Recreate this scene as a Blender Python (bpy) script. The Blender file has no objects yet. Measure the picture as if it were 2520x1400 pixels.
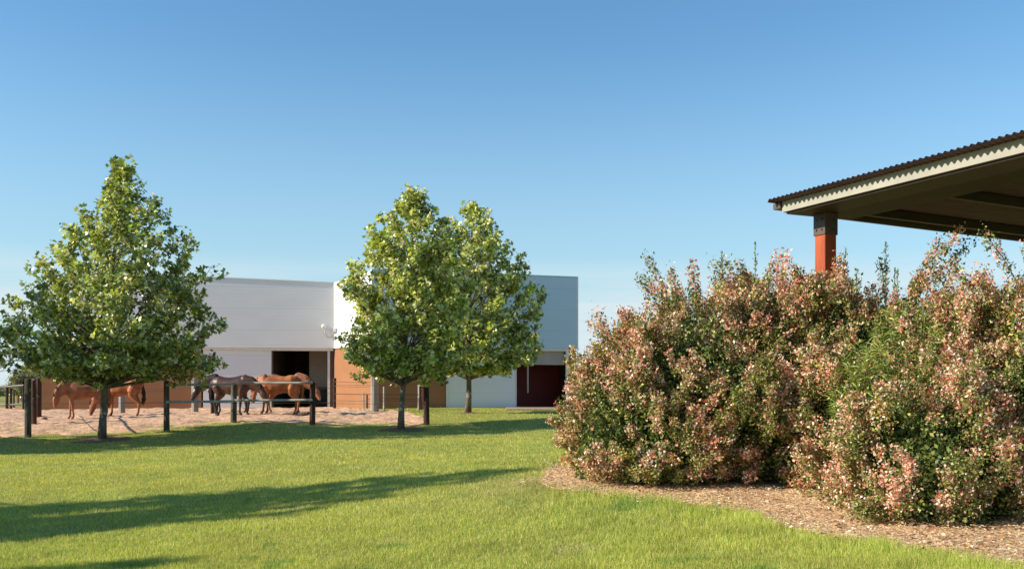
import bpy, bmesh, math, random
import numpy as np
from mathutils import Vector, Matrix

random.seed(7)
R = math.radians
SC = bpy.context.scene
COL = SC.collection

# ------------------------------------------------------------------ camera, sky, sun, exposure
F = 2450.0; CX = 1260.0; HY = 968.0; ZC = 1.55          # focal length and horizon in photograph pixels, eye height
cd = bpy.data.cameras.new('camera'); cam = bpy.data.objects.new('camera', cd); COL.objects.link(cam)
cam.location = (0, 0, ZC); cam.rotation_euler = (R(90), 0, 0)
cd.sensor_width = 36; cd.lens = F / 2520 * 36; cd.shift_y = (HY - 700) / 2520
cd.clip_start = 0.1; cd.clip_end = 6000
SC.camera = cam

SUN_EL, SUN_FWD = 27.0, 12.5                            # elevation; sun at the left, a little behind the camera
td = Vector((math.cos(R(SUN_FWD)) * math.cos(R(SUN_EL)), math.sin(R(SUN_FWD)) * math.cos(R(SUN_EL)), -math.sin(R(SUN_EL))))
ld = bpy.data.lights.new('sun', 'SUN'); sun = bpy.data.objects.new('sun', ld); COL.objects.link(sun)
ld.energy = 4.3; ld.angle = R(0.55); ld.color = (1.0, 0.87, 0.70)
sun.rotation_euler = td.to_track_quat('-Z', 'Y').to_euler(); sun.location = (-20, -5, 30)

W = bpy.data.worlds.new('World'); SC.world = W; W.use_nodes = True
nt = W.node_tree; nt.nodes.clear()
out = nt.nodes.new('ShaderNodeOutputWorld'); bg = nt.nodes.new('ShaderNodeBackground')
sky = nt.nodes.new('ShaderNodeTexSky'); sky.sky_type = 'NISHITA'; sky.sun_disc = False
sky.sun_elevation = R(SUN_EL); sky.sun_rotation = math.atan2(-td.x, -td.y)
sky.altitude = 200; sky.air_density = 1.0; sky.dust_density = 0.2; sky.ozone_density = 5.0
bg.inputs[1].default_value = 0.108
tc = nt.nodes.new('ShaderNodeTexCoord'); sep = nt.nodes.new('ShaderNodeSeparateXYZ')
nt.links.new(tc.outputs['Generated'], sep.inputs[0])
mp = nt.nodes.new('ShaderNodeMapping'); mp.inputs['Scale'].default_value = (1.6, 1.6, 26)
nt.links.new(tc.outputs['Generated'], mp.inputs[0])
nz = nt.nodes.new('ShaderNodeTexNoise'); nz.inputs['Scale'].default_value = 1.3; nz.inputs['Detail'].default_value = 5
nt.links.new(mp.outputs[0], nz.inputs['Vector'])
rm = nt.nodes.new('ShaderNodeMapRange'); rm.inputs[1].default_value = 0.33; rm.inputs[2].default_value = 0.52
nt.links.new(nz.outputs['Fac'], rm.inputs[0])
rz = nt.nodes.new('ShaderNodeMapRange'); rz.inputs[1].default_value = 0.135; rz.inputs[2].default_value = 0.095
nt.links.new(sep.outputs['Z'], rz.inputs[0])
mu = nt.nodes.new('ShaderNodeMath'); mu.operation = 'MULTIPLY'
nt.links.new(rm.outputs[0], mu.inputs[0]); nt.links.new(rz.outputs[0], mu.inputs[1])
mu2 = nt.nodes.new('ShaderNodeMath'); mu2.operation = 'MULTIPLY'; mu2.inputs[1].default_value = 0.8
nt.links.new(mu.outputs[0], mu2.inputs[0])
vl = nt.nodes.new('ShaderNodeMapRange'); vl.interpolation_type = 'SMOOTHSTEP'      # pale veil of low air towards the horizon
vl.inputs[1].default_value = 0.36; vl.inputs[2].default_value = -0.04; vl.inputs[3].default_value = 0.0; vl.inputs[4].default_value = 0.85
nt.links.new(sep.outputs['Z'], vl.inputs[0])
vx = nt.nodes.new('ShaderNodeMix'); vx.data_type = 'RGBA'; nt.links.new(vl.outputs[0], vx.inputs['Factor']); nt.links.new(sky.outputs[0], vx.inputs['A'])
vx.inputs['B'].default_value = (3.35, 3.65, 4.1, 1)
mx = nt.nodes.new('ShaderNodeMix'); mx.data_type = 'RGBA'
nt.links.new(mu2.outputs[0], mx.inputs['Factor']); nt.links.new(vx.outputs['Result'], mx.inputs['A'])
mx.inputs['B'].default_value = (4.7, 4.35, 4.9, 1)
tn = nt.nodes.new('ShaderNodeMix'); tn.data_type = 'RGBA'; tn.blend_type = 'MULTIPLY'; tn.inputs['Factor'].default_value = 1
nt.links.new(mx.outputs['Result'], tn.inputs['A']); tn.inputs['B'].default_value = (0.84, 1.03, 0.97, 1)
nt.links.new(tn.outputs['Result'], bg.inputs[0]); nt.links.new(bg.outputs[0], out.inputs[0])

SC.view_settings.view_transform = 'Standard'; SC.view_settings.look = 'None'
SC.view_settings.exposure = 0.80; SC.view_settings.gamma = 1.0

# ------------------------------------------------------------------ helpers
def P(px, py, d):
    return Vector(((px - CX) / F * d, d, ZC - (py - HY) / F * d))

def tag(o, label=None, cat=None, group=None, kind=None):
    if label: o['label'] = label
    if cat: o['category'] = cat
    if group: o['group'] = group
    if kind: o['kind'] = kind
    return o

def empty(name, loc, rz=0.0):
    o = bpy.data.objects.new(name, None); COL.objects.link(o); o.location = loc; o.rotation_euler = (0, 0, rz)
    o.empty_display_size = 0.2
    return o

def link(name, me, m=None, parent=None, smooth=False):
    o = bpy.data.objects.new(name, me); COL.objects.link(o)
    if m is not None:
        for mm in (m if isinstance(m, (list, tuple)) else [m]): me.materials.append(mm)
    if parent is not None: o.parent = parent
    if smooth and len(me.polygons):
        me.polygons.foreach_set('use_smooth', np.ones(len(me.polygons), dtype=bool))
    return o

def npmesh(name, V, Fc, col=None):
    """V (n,3); Fc (m,k) faces of one size; col (n,3) point colours"""
    me = bpy.data.meshes.new(name)
    V = np.asarray(V, dtype=np.float32); Fc = np.asarray(Fc, dtype=np.int32)
    me.vertices.add(len(V)); me.vertices.foreach_set('co', V.ravel())
    k = Fc.shape[1]
    me.loops.add(Fc.size); me.loops.foreach_set('vertex_index', Fc.ravel())
    me.polygons.add(len(Fc)); me.polygons.foreach_set('loop_start', np.arange(0, Fc.size, k, dtype=np.int32))
    me.update(calc_edges=True)
    if col is not None:
        a = me.attributes.new('Col', 'FLOAT_COLOR', 'POINT')
        c4 = np.ones((len(V), 4), dtype=np.float32); c4[:, :3] = col
        a.data.foreach_set('color', c4.ravel())
    return me

class MB:
    """collects boxes, tubes and lofts, builds them as one mesh object"""
    def __init__(s): s.v = []; s.f = []
    def add(s, vs, fs):
        n = len(s.v); s.v += [tuple(v) for v in vs]; s.f += [tuple(i + n for i in f) for f in fs]; return s
    def box(s, lo, hi, M=None):
        x0, y0, z0 = lo; x1, y1, z1 = hi
        vs = [Vector(p) for p in ((x0,y0,z0),(x1,y0,z0),(x1,y1,z0),(x0,y1,z0),(x0,y0,z1),(x1,y0,z1),(x1,y1,z1),(x0,y1,z1))]
        if M: vs = [M @ v for v in vs]
        return s.add(vs, [(0,3,2,1),(4,5,6,7),(0,1,5,4),(1,2,6,5),(2,3,7,6),(3,0,4,7)])
    def tube(s, pts, rad, n=8, cap=True, jitter=0.0):
        pts = [Vector(p) for p in pts]
        if not hasattr(rad, '__len__'): rad = [rad] * len(pts)
        rings = []; up = None; vs = []
        for i, p in enumerate(pts):
            t = (pts[min(i+1, len(pts)-1)] - pts[max(i-1, 0)]).normalized()
            if up is None: up = Vector((0, 1, 0)) if abs(t.y) < .9 else Vector((1, 0, 0))
            a = t.cross(up)
            if a.length < 1e-4: a = t.cross(Vector((1, 0.3, 0)))
            a.normalize(); b = t.cross(a).normalized(); up = -a.cross(t) if False else b.cross(t) * 0 + up
            for k in range(n):
                an = 2 * math.pi * k / n; r = rad[i] * (1 + random.uniform(-jitter, jitter))
                vs.append(p + a * math.cos(an) * r + b * math.sin(an) * r)
        fs = []
        for i in range(len(pts) - 1):
            for k in range(n):
                q = (k + 1) % n
                fs.append((i*n+k, i*n+q, (i+1)*n+q, (i+1)*n+k))
        if cap:
            fs.append(tuple(range(n))[::-1]); fs.append(tuple((len(pts)-1)*n + k for k in range(n)))
        return s.add(vs, fs)
    def ell(s, c, r, nu=12, nv=8):
        c = Vector(c); vs = []; fs = []
        if not hasattr(r, '__len__'): r = (r, r, r)
        for i in range(nv + 1):
            th = math.pi * i / nv
            for k in range(nu):
                ph = 2 * math.pi * k / nu
                vs.append(c + Vector((r[0]*math.sin(th)*math.cos(ph), r[1]*math.sin(th)*math.sin(ph), r[2]*math.cos(th))))
        for i in range(nv):
            for k in range(nu):
                q = (k + 1) % nu
                fs.append((i*nu+k, (i+1)*nu+k, (i+1)*nu+q, i*nu+q))
        return s.add(vs, fs)
    def build(s, name, m, parent=None, smooth=False, bevel=0.0):
        me = bpy.data.meshes.new(name); me.from_pydata(s.v, [], s.f); me.validate(); me.update()
        bm = bmesh.new(); bm.from_mesh(me); bmesh.ops.recalc_face_normals(bm, faces=bm.faces)
        if bevel: bmesh.ops.bevel(bm, geom=bm.edges[:], offset=bevel, segments=1, affect='EDGES')
        bm.to_mesh(me); bm.free()
        return link(name, me, m, parent, smooth)

# ------------------------------------------------------------------ materials
def node(m, t, **kw):
    n = m.node_tree.nodes.new(t)
    for k, v in kw.items(): setattr(n, k, v)
    return n

def mat(name, c1, c2=None, rough=0.8, scale=6.0, detail=6.0, bump=0.0, bscale=None, spec=0.3, stretch=None, metal=0.0, c3=None, s3=1.0, t3=(0.5, 0.62)):
    """two colours mixed by noise, a third in patches, noise bump; object coordinates"""
    m = bpy.data.materials.new(name); m.use_nodes = True; L = m.node_tree.links
    b = m.node_tree.nodes['Principled BSDF']
    b.inputs['Roughness'].default_value = rough; b.inputs['Specular IOR Level'].default_value = spec; b.inputs['Metallic'].default_value = metal
    t = node(m, 'ShaderNodeTexCoord'); mpn = node(m, 'ShaderNodeMapping')
    if stretch: mpn.inputs['Scale'].default_value = stretch
    L.new(t.outputs['Object'], mpn.inputs[0])
    if c2 is None: c2 = tuple(v * 0.8 for v in c1)
    n = node(m, 'ShaderNodeTexNoise'); n.inputs['Scale'].default_value = scale; n.inputs['Detail'].default_value = detail
    L.new(mpn.outputs[0], n.inputs['Vector'])
    r = node(m, 'ShaderNodeMapRange'); r.inputs[1].default_value = 0.35; r.inputs[2].default_value = 0.65; L.new(n.outputs['Fac'], r.inputs[0])
    x = node(m, 'ShaderNodeMix', data_type='RGBA'); L.new(r.outputs[0], x.inputs['Factor'])
    x.inputs['A'].default_value = (*c1, 1); x.inputs['B'].default_value = (*c2, 1); res = x.outputs['Result']
    if c3 is not None:
        n3 = node(m, 'ShaderNodeTexNoise'); n3.inputs['Scale'].default_value = s3; n3.inputs['Detail'].default_value = 4; L.new(t.outputs['Object'], n3.inputs['Vector'])
        r3 = node(m, 'ShaderNodeMapRange'); r3.inputs[1].default_value = t3[0]; r3.inputs[2].default_value = t3[1]; L.new(n3.outputs['Fac'], r3.inputs[0])
        x3 = node(m, 'ShaderNodeMix', data_type='RGBA'); L.new(r3.outputs[0], x3.inputs['Factor']); L.new(res, x3.inputs['A'])
        x3.inputs['B'].default_value = (*c3, 1); res = x3.outputs['Result']
    L.new(res, b.inputs['Base Color'])
    if bump:
        nb = node(m, 'ShaderNodeTexNoise'); nb.inputs['Scale'].default_value = bscale or scale * 3; nb.inputs['Detail'].default_value = 5
        L.new(mpn.outputs[0], nb.inputs['Vector'])
        bp = node(m, 'ShaderNodeBump'); bp.inputs['Strength'].default_value = 1.0; bp.inputs['Distance'].default_value = bump
        L.new(nb.outputs['Fac'], bp.inputs['Height']); L.new(bp.outputs[0], b.inputs['Normal'])
    return m

def leafmat(name, rough=0.5, trans=0.3, spec=0.4, tint=(1.1, 1.15, 0.45)):
    m = bpy.data.materials.new(name); m.use_nodes = True; L = m.node_tree.links
    b = m.node_tree.nodes['Principled BSDF']; o = m.node_tree.nodes['Material Output']
    b.inputs['Roughness'].default_value = rough; b.inputs['Specular IOR Level'].default_value = spec
    a = node(m, 'ShaderNodeAttribute', attribute_name='Col'); L.new(a.outputs['Color'], b.inputs['Base Color'])
    if trans:
        tr = node(m, 'ShaderNodeBsdfTranslucent'); v = node(m, 'ShaderNodeMix', data_type='RGBA', blend_type='MULTIPLY')
        v.inputs['Factor'].default_value = 1; L.new(a.outputs['Color'], v.inputs['A']); v.inputs['B'].default_value = (*[k * 1.3 for k in tint], 1)
        L.new(v.outputs['Result'], tr.inputs['Color'])
        mxs = node(m, 'ShaderNodeMixShader'); mxs.inputs[0].default_value = trans
        L.new(b.outputs[0], mxs.inputs[1]); L.new(tr.outputs[0], mxs.inputs[2]); L.new(mxs.outputs[0], o.inputs['Surface'])
    return m

M = {}
M['soil_grass'] = mat('lawn_soil_mat', (0.24, 0.26, 0.06), (0.31, 0.31, 0.09), 0.95, 3.0, 8, 0.03, 22, 0.1, c3=(0.36, 0.28, 0.13), s3=0.6, t3=(0.62, 0.8))
M['sand'] = mat('sand_mat', (0.66, 0.435, 0.29), (0.53, 0.34, 0.225), 0.95, 1.6, 8, 0.05, 6.0, 0.1, c3=(0.42, 0.27, 0.18), s3=4.5, t3=(0.6, 0.72))
M['mulch'] = mat('mulch_mat', (0.72, 0.52, 0.32), (0.54, 0.36, 0.21), 0.95, 14, 8, 0.03, 30, 0.1)
M['ring'] = mat('tree_soil_mat', (0.16, 0.10, 0.06), (0.26, 0.17, 0.1), 0.95, 9, 6, 0.03, 20, 0.1)
M['path'] = mat('path_mat', (0.42, 0.33, 0.25), (0.33, 0.25, 0.18), 0.9, 3, 6, 0.01, 20, 0.1)
M['bark'] = mat('bark_mat', (0.20, 0.17, 0.13), (0.10, 0.085, 0.06), 0.9, 9, 6, 0.02, 18, 0.2, stretch=(1, 1, 0.35), c3=(0.42, 0.40, 0.33), s3=7, t3=(0.6, 0.66))
M['twig'] = mat('twig_mat', (0.16, 0.10, 0.06), (0.10, 0.065, 0.04), 0.9, 9)
M['post'] = mat('weathered_post_mat', (0.115, 0.105, 0.085), (0.055, 0.05, 0.04), 0.85, 7, 6, 0.012, 25, 0.2, stretch=(1, 1, 0.2), c3=(0.24, 0.24, 0.2), s3=6, t3=(0.56, 0.7))
M['darkpost'] = mat('dark_post_light_dapple_mat', (0.04, 0.028, 0.022), (0.075, 0.035, 0.025), 0.8, 7, 6, 0.01, 25, 0.2, stretch=(1, 1, 0.2), c3=(0.13, 0.12, 0.1), s3=6, t3=(0.6, 0.7))  # dark reddish wood; grey patches also paint leaf-dappled light on the end post
M['rail'] = mat('weathered_rail_mat', (0.42, 0.41, 0.38), (0.28, 0.27, 0.24), 0.8, 9, 6, 0.006, 25, 0.25, stretch=(0.25, 1, 1))
M['wire'] = mat('wire_mat', (0.10, 0.085, 0.07), (0.08, 0.07, 0.06), 0.6)
M['greypost'] = mat('grey_round_post_mat', (0.33, 0.31, 0.28), (0.22, 0.2, 0.18), 0.8, 7, 6, 0.01, 25, 0.2, stretch=(1, 1, 0.2))

# ------------------------------------------------------------------ terrain: a smooth surface through surveyed points
CTRL = [(0,1400,9.2),(0,1290,11.7),(650,1240,12.4),(1300,1155,13.2),(1260,1400,7.6),(2000,1400,6.6),(2520,1400,6.1),
        (0,1130,24),(700,1100,24),(1370,1065,30),(252,1085,30),(70,1075,30.6),(410,1060,31.6),(575,1040,34),(770,1045,33.6),
        (1050,1043,34.5),(988,1062,33),(1152,1017,41),(1370,1035,35),(620,1041,33.5),(1400,1180,11.6),(2100,1200,11),(2300,1308,8.2),
        (200,1033,36.5),(650,1018,38),(480,1017,41),(920,1015,42),(100,1005,48),(822,1003,48),(1400,1004,47),(1100,1003,46),(1330,1012,43.5),
        (1250,1110,18.5),(500,1160,17.5),(900,1300,9.6),(1700,1300,8.8)]
cp = [P(*c) for c in CTRL]
far = [(-60,20,.15),(-60,45,.5),(-40,60,.85),(0,62,.87),(40,60,.87),(60,40,.8),(60,15,.7),(30,10,.6),(14,12,.5),(14,5,.4),(-14,9,.02),(-20,20,.05),(-25,5,-.1),(0,0,.1),(8,0,.3),(-60,80,.85),(60,80,.85),(0,85,.87),(-10,-8,0),(10,-8,.3),(14,25,.5),(10,35,.7),(20,45,.85)]
CX_ = np.array([(p.x, p.y) for p in cp] + [(a, b) for a, b, c in far]); CZ_ = np.array([p.z for p in cp] + [c for a, b, c in far])
def _k(r2): return 0.5 * r2 * np.log(r2 + 1e-9)
n_ = len(CX_); D2 = ((CX_[:, None] - CX_[None]) ** 2).sum(-1)
A_ = np.zeros((n_ + 3, n_ + 3)); A_[:n_, :n_] = _k(D2) + np.eye(n_) * 3.0
A_[:n_, n_] = 1; A_[:n_, n_+1:] = CX_; A_[n_, :n_] = 1; A_[n_+1:, :n_] = CX_.T
w_ = np.linalg.solve(A_, np.concatenate([CZ_, [0, 0, 0]]))
def TZ(x, y):
    x = np.asarray(x, dtype=np.float64); y = np.asarray(y, dtype=np.float64); sh = x.shape
    q = np.stack([x.ravel(), y.ravel()], 1); z = np.empty(len(q))
    for i in range(0, len(q), 60000):
        s = q[i:i+60000]; z[i:i+60000] = _k(((s[:, None] - CX_[None]) ** 2).sum(-1)) @ w_[:n_] + w_[n_] + s @ w_[n_+1:]
    z = z.reshape(sh)
    ff = np.clip((np.abs(x) - 28) / 25, 0, 1); fy = np.clip((y - 52) / 20, 0, 1); fb = np.clip((-y) / 8, 0, 1)
    f = np.maximum(np.maximum(ff, fy), fb); f = f * f * (3 - 2 * f)
    base = 0.87 * np.clip((y - 5) / 40, 0, 1) + 0.15 * (1 - np.clip((y - 5) / 40, 0, 1))
    z = np.clip(z, -0.4, 1.4)
    return z * (1 - f) + base * f
def tz(x, y): return float(TZ(np.array([x]), np.array([y]))[0])
def G(px, py):
    """where the line of sight of a surveyed pixel meets the ground"""
    ds = np.concatenate([np.arange(5, 20, 0.02), np.arange(20, 60, 0.05)])
    z = TZ((px - CX) / F * ds, ds); s = ZC - (py - HY) / F * ds
    i = np.argmax(s <= z); d = ds[i] if (s <= z).any() else 48
    return ((px - CX) / F * d, d)
def ground_at(px, d):
    x = (px - CX) / F * d; return Vector((x, d, tz(x, d)))

def axis(segs):
    a = []
    for lo, hi, st in segs: a += list(np.arange(lo, hi, st))
    return np.array(a + [segs[-1][1]])
gx = axis([(-1500,-300,150),(-300,-60,20),(-60,-26,2),(-26,24,0.35),(24,60,2),(60,300,20),(300,1500,150)])
gy = axis([(-60,0,4),(0,16,0.3),(16,56,0.5),(56,120,4),(120,400,30),(400,3000,200)])
XX, YY = np.meshgrid(gx, gy); ZZ = TZ(XX, YY)
def gridmesh(name, XX, YY, ZZ):
    ny, nx = XX.shape; idx = np.arange(nx * ny).reshape(ny, nx)
    Fc = np.stack([idx[:-1, :-1], idx[:-1, 1:], idx[1:, 1:], idx[1:, :-1]], -1).reshape(-1, 4)
    return npmesh(name, np.stack([XX, YY, ZZ], -1).reshape(-1, 3), Fc)
tag(link('ground', gridmesh('ground', XX, YY, ZZ), M['soil_grass'], smooth=True), kind='structure')

def vnoise(x, y, s, seed=0):
    """smooth value noise"""
    rng = np.random.RandomState(seed); T = rng.rand(256, 256)
    u = np.asarray(x) / s + 1000; v = np.asarray(y) / s + 1000; i = np.floor(u).astype(int); j = np.floor(v).astype(int)
    fu = u - i; fv = v - j; fu = fu*fu*(3-2*fu); fv = fv*fv*(3-2*fv); g = lambda a, b: T[a % 256, b % 256]
    return (g(i,j)*(1-fu)+g(i+1,j)*fu)*(1-fv) + (g(i,j+1)*(1-fu)+g(i+1,j+1)*fu)*fv

# sand of the paddock: front edge and back edge as curves over x
fr = [G(px, py) for px, py in ((-400,1082),(0,1075),(150,1073),(300,1067),(400,1059),(450,1052),(560,1041),(660,1040),(770,1045),(900,1046),(1020,1048),(1048,1043))]
fr = [(-40, fr[0][1])] + fr
bk = [(-40, 47.9), (-9.2, 47.9), (-8.2, 47.3), (-6.5, 45.3), (-6.0, 45.2), (-4.4, 42.0), (-3.9, 39.5)] + [(fr[-1][0], fr[-1][1] + 1.2)]
sx = np.arange(-40, fr[-1][0], 0.14); fy_ = np.interp(sx, [a for a, b in fr], [b for a, b in fr]); by_ = np.interp(sx, [a for a, b in bk], [b for a, b in bk])
fy_ = fy_ + (vnoise(sx, 0*sx, .6, 5) - .5) * .5; tt = np.linspace(0, 1, 120) ** 1.0
SX = np.repeat(sx[None], 120, 0); SY = fy_[None] + (by_ - fy_)[None] * tt[:, None]
SZ = TZ(SX, SY) + 0.03 + 0.09 * (vnoise(SX, SY, .5, 1) - .5) + 0.08 * (vnoise(SX, SY, .22, 2) - .5)
edge = np.minimum(np.minimum(tt, 1 - tt)[:, None] * 30 + 0 * SX, 1.0); SZ = SZ - 0.07 * (1 - edge)
tag(link('paddock_sand', gridmesh('paddock_sand', SX, SY, SZ), M['sand'], smooth=True), kind='structure')
def sand_mask(x, y):
    f = np.interp(x, [a for a, b in fr], [b for a, b in fr]); b = np.interp(x, [a for a, b_ in bk], [b_ for a, b_ in bk])
    return (x < fr[-1][0]) & (y > f) & (y < b + .3)

# mulch bed under the shrubs
bf = [G(px, py) for px, py in ((1330,1190),(1362,1203),(1480,1217),(1700,1243),(1830,1262),(1900,1292),(2050,1332),(2200,1356),(2400,1388),(2520,1418))]
bf = bf + [(bf[-1][0] + 2.0, bf[-1][1] - 1.0), (bf[-1][0] + 8.0, bf[-1][1] - 3.0)]
bb = [bf[0], (G(1360, 1160)[0], G(1360, 1160)[1] + .3), (2.2, 15.5), (11, 17)]
mxs_ = np.arange(bf[0][0], 8.5, 0.07); mf = np.interp(mxs_, [a for a, b in bf], [b for a, b in bf]); mb_ = np.interp(mxs_, [a for a, b in bb], [b for a, b in bb])
mf = mf + (vnoise(mxs_, 0*mxs_, .25, 8) - .5) * .26 + (vnoise(mxs_, 0*mxs_, .09, 12) - .5) * .12
tt = np.linspace(0, 1, 90); MX = np.repeat(mxs_[None], 90, 0); MY = mf[None] + (mb_ - mf)[None] * tt[:, None]
MZ = TZ(MX, MY) + 0.015 + 0.03 * (vnoise(MX, MY, .35, 3) - .5) + .02 * (vnoise(MX, MY, .12, 4) - .5)
MZ = MZ - 0.03 * (1 - np.minimum(np.minimum(tt, 1 - tt)[:, None] * 25 + 0 * MX, 1.0))
tag(link('mulch_bed', gridmesh('mulch_bed', MX, MY, MZ), M['mulch'], smooth=True), kind='structure')
def bed_dist(x, y):
    f = np.interp(x, [a for a, b in bf], [b for a, b in bf]); b = np.interp(x, [a for a, b_ in bb], [b_ for a, b_ in bb])
    inside = (x > bf[0][0]) & (y > f) & (y < b)
    return inside, f - y

# dirt path in front of the right-hand stable door
px_ = np.arange(-.3, 12, .3); pf = 44.6 - 0.05 * px_ + .2 * np.sin(px_); tt = np.linspace(0, 1, 8)
PX = np.repeat(px_[None], 8, 0); PY = pf[None] + (48.2 - pf)[None] * tt[:, None]
tag(link('dirt_path', gridmesh('dirt_path', PX, PY, TZ(PX, PY) + .03), M['path'], smooth=True), kind='structure')

# ------------------------------------------------------------------ leaf mesh machinery
def unit(a): return a / (np.linalg.norm(a, axis=-1, keepdims=True) + 1e-9)
LOBED = ([(0,0,0),(.25,.55,.05),(.62,.50,.10),(.55,.22,.04),(1,0,-.05),(.55,-.22,.04),(.62,-.50,.10),(.25,-.55,.05)], [(0,1,2,3),(0,3,4,5),(0,5,6,7)])
DIAM = ([(0,0,0),(.45,.5,.08),(1,0,-.02),(.45,-.5,.08)], [(0,1,2,3)])
BLADE = ([(0,.5,0),(0,-.5,0),(1,0,0)], [(0,1,2)])
def leaves(name, Pp, T, N, L, Wd, col, shape=DIAM):
    T = unit(T); B = unit(np.cross(N, T)); N2 = np.cross(T, B)
    tv = np.array(shape[0]); k = len(tv)
    V = Pp[:, None] + L[:, None, None] * (tv[None, :, 0:1] * T[:, None] + tv[None, :, 2:3] * N2[:, None]) + Wd[:, None, None] * tv[None, :, 1:2] * B[:, None]
    f = np.array(shape[1]); Fc = (np.arange(len(Pp)) * k)[:, None, None] + f[None]
    return npmesh(name, V.reshape(-1, 3), Fc.reshape(-1, f.shape[1]), np.repeat(col, k, 0))

def palette(rng, n, cols, wts, var=0.18):
    c = np.array(cols)[rng.choice(len(cols), n, p=np.array(wts) / sum(wts))]
    return np.clip(c * (1 + rng.randn(n, 1) * var) * (1 + rng.randn(n, 3) * var * .3), 0.005, 0.95)

M['leaf'] = leafmat('plane_leaf_mat', 0.33, 0.27, 0.8)
M['shrubleaf'] = leafmat('shrub_leaf_mat', 0.5, 0.22, 0.4, tint=(1.1, 1.0, 0.6))
M['blossom'] = leafmat('blossom_mat', 0.6, 0.3, 0.2, tint=(1, .95, .9))
M['blade'] = leafmat('grass_blade_mat', 0.55, 0.35, 0.25)

# ------------------------------------------------------------------ lawn grass
def make_grass():
    rng = np.random.RandomState(3); n = 1150000
    u = rng.rand(n); d0, d1 = 5.4, 46.0
    a = -0.75
    y = (d0 ** a + u * (d1 ** a - d0 ** a)) ** (1 / a)
    x = (rng.rand(n) * 2 - 1) * (y * 0.66 + 2.2)
    ins, fd = bed_dist(x, y); keep = ~sand_mask(x, y)
    near_edge = np.exp(-np.clip(np.abs(fd), 0, 9) / .35) * (x > bf[0][0])
    keep &= ~(ins & (fd < -.10 - .5 * rng.rand(n) ** 5))
    keep &= ~((x > -.3) & (y > 44.4)) & (y < 47.5 - .1 * np.abs(x)) & ~((x > 1.2) & (x < 8) & (y > 12.5) & (y < 15) )
    bare = vnoise(x, y, .5, 21) * .6 + vnoise(x, y, .16, 22) * .4
    dry = np.exp(-(((x - bf[0][0] + .1) / .9) ** 2 + ((y - bf[0][1]) / 1.1) ** 2))
    keep &= rng.rand(n) > np.clip((bare - .66) * 5, 0, .75) + dry * .55
    x, y, bare, dry, near_edge, fd = [v[keep] for v in (x, y, bare, dry, near_edge, fd)]; n = len(x)
    z = TZ(x, y) - .004
    tall = np.clip(np.exp(-np.clip(fd, 0, 9) / 1.6) * (x > .35) * (y < 12), 0, 1)            # rougher grass along the bed
    tuft = vnoise(x, y, .13, 31)
    h = (0.030 + .018 * rng.rand(n)) * (.75 + .6 * tuft) * (1 + tall * (1.5 * vnoise(x, y, .3, 33) + .2)) * (1 + np.clip(y - 14, 0, 30) * .012)
    w = (0.0032 + 0.0022 * rng.rand(n)) * (1 + np.clip(y - 6, 0, 40) * .085)
    an = rng.rand(n) * 2 * math.pi; lean = rng.rand(n) * .75
    T = np.stack([np.cos(an) * lean, np.sin(an) * lean, np.ones(n)], 1)
    an2 = rng.rand(n) * 2 * math.pi; N = np.stack([np.cos(an2), np.sin(an2), rng.rand(n) * .6], 1)
    c = palette(rng, n, [(.38,.42,.095),(.48,.48,.14),(.29,.36,.085),(.62,.57,.28),(.22,.29,.075)], [5,3.5,3,1.3,1.5], .15)
    big = vnoise(x, y, 2.6, 41) * .55 + vnoise(x, y, .8, 42) * .45
    fleck = vnoise(x, y, .28, 51); clover = (fleck > .80) & (vnoise(x, y, 1.7, 52) > .45)
    yel = np.clip((big - .38) * 2.5, 0, 1)[:, None] * np.clip((y - 8) / 10, .25, 1)[:, None]
    c = c * (1 - yel) + c * np.array([1.28, 1.12, .95]) * yel
    c = c * (.86 + .30 * vnoise(x, y, .42, 53))[:, None] * (.93 + .16 * vnoise(x, y, 5.5, 54))[:, None]
    c[clover] *= np.array([.62, .80, .75]); straw = rng.rand(n) < .018; c[straw] = np.array([.68, .58, .34])
    c = c * (1 + tall[:, None] * np.array([.05, .13, .0]))
    c = c * (1 - dry[:, None] * .6) + np.array([.42, .34, .17]) * dry[:, None] * .6
    me = leaves('lawn_grass', np.stack([x, y, z], 1), T, N, h, w, c, BLADE)
    tag(link('lawn_grass', me, M['blade']), kind='stuff')
make_grass()

# chips and straw lying on the mulch bed
def make_chips():
    rng = np.random.RandomState(5); n = 60000
    x = bf[0][0] - .35 + rng.rand(n) ** .9 * (7.0 - bf[0][0]); f = np.interp(x, [a for a, b in bf], [b for a, b in bf])
    y = f - .15 + rng.rand(n) ** 1.3 * 4.2
    b = np.interp(x, [a for a, b_ in bb], [b_ for a, b_ in bb]); k = (y < b + .3) & ((x > bf[0][0]) | (np.abs(y - bf[0][1]) < .6) & (rng.rand(n) < .5)) & (rng.rand(n) > np.clip((f - y) / .15, 0, 1) * .75)
    x, y = x[k], y[k]; n = len(x)
    z = TZ(x, y) + .02 + .03 * rng.rand(n); an = rng.rand(n) * 6.28
    T = np.stack([np.cos(an), np.sin(an), rng.randn(n) * .15], 1); N = np.stack([rng.randn(n) * .35, rng.randn(n) * .35, np.ones(n)], 1)
    L = .015 + .035 * rng.rand(n) ** 2; Wd = .006 + .014 * rng.rand(n)
    c = palette(rng, n, [(.80,.62,.38),(.90,.76,.52),(.66,.46,.25),(.40,.26,.14),(.92,.84,.70)], [4,3.6,2.6,1.3,1.0], .15)
    tag(link('mulch_chips', leaves('mulch_chips', np.stack([x, y, z], 1), T, N, L, Wd, c), M['blossom']), kind='stuff')
make_chips()
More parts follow.
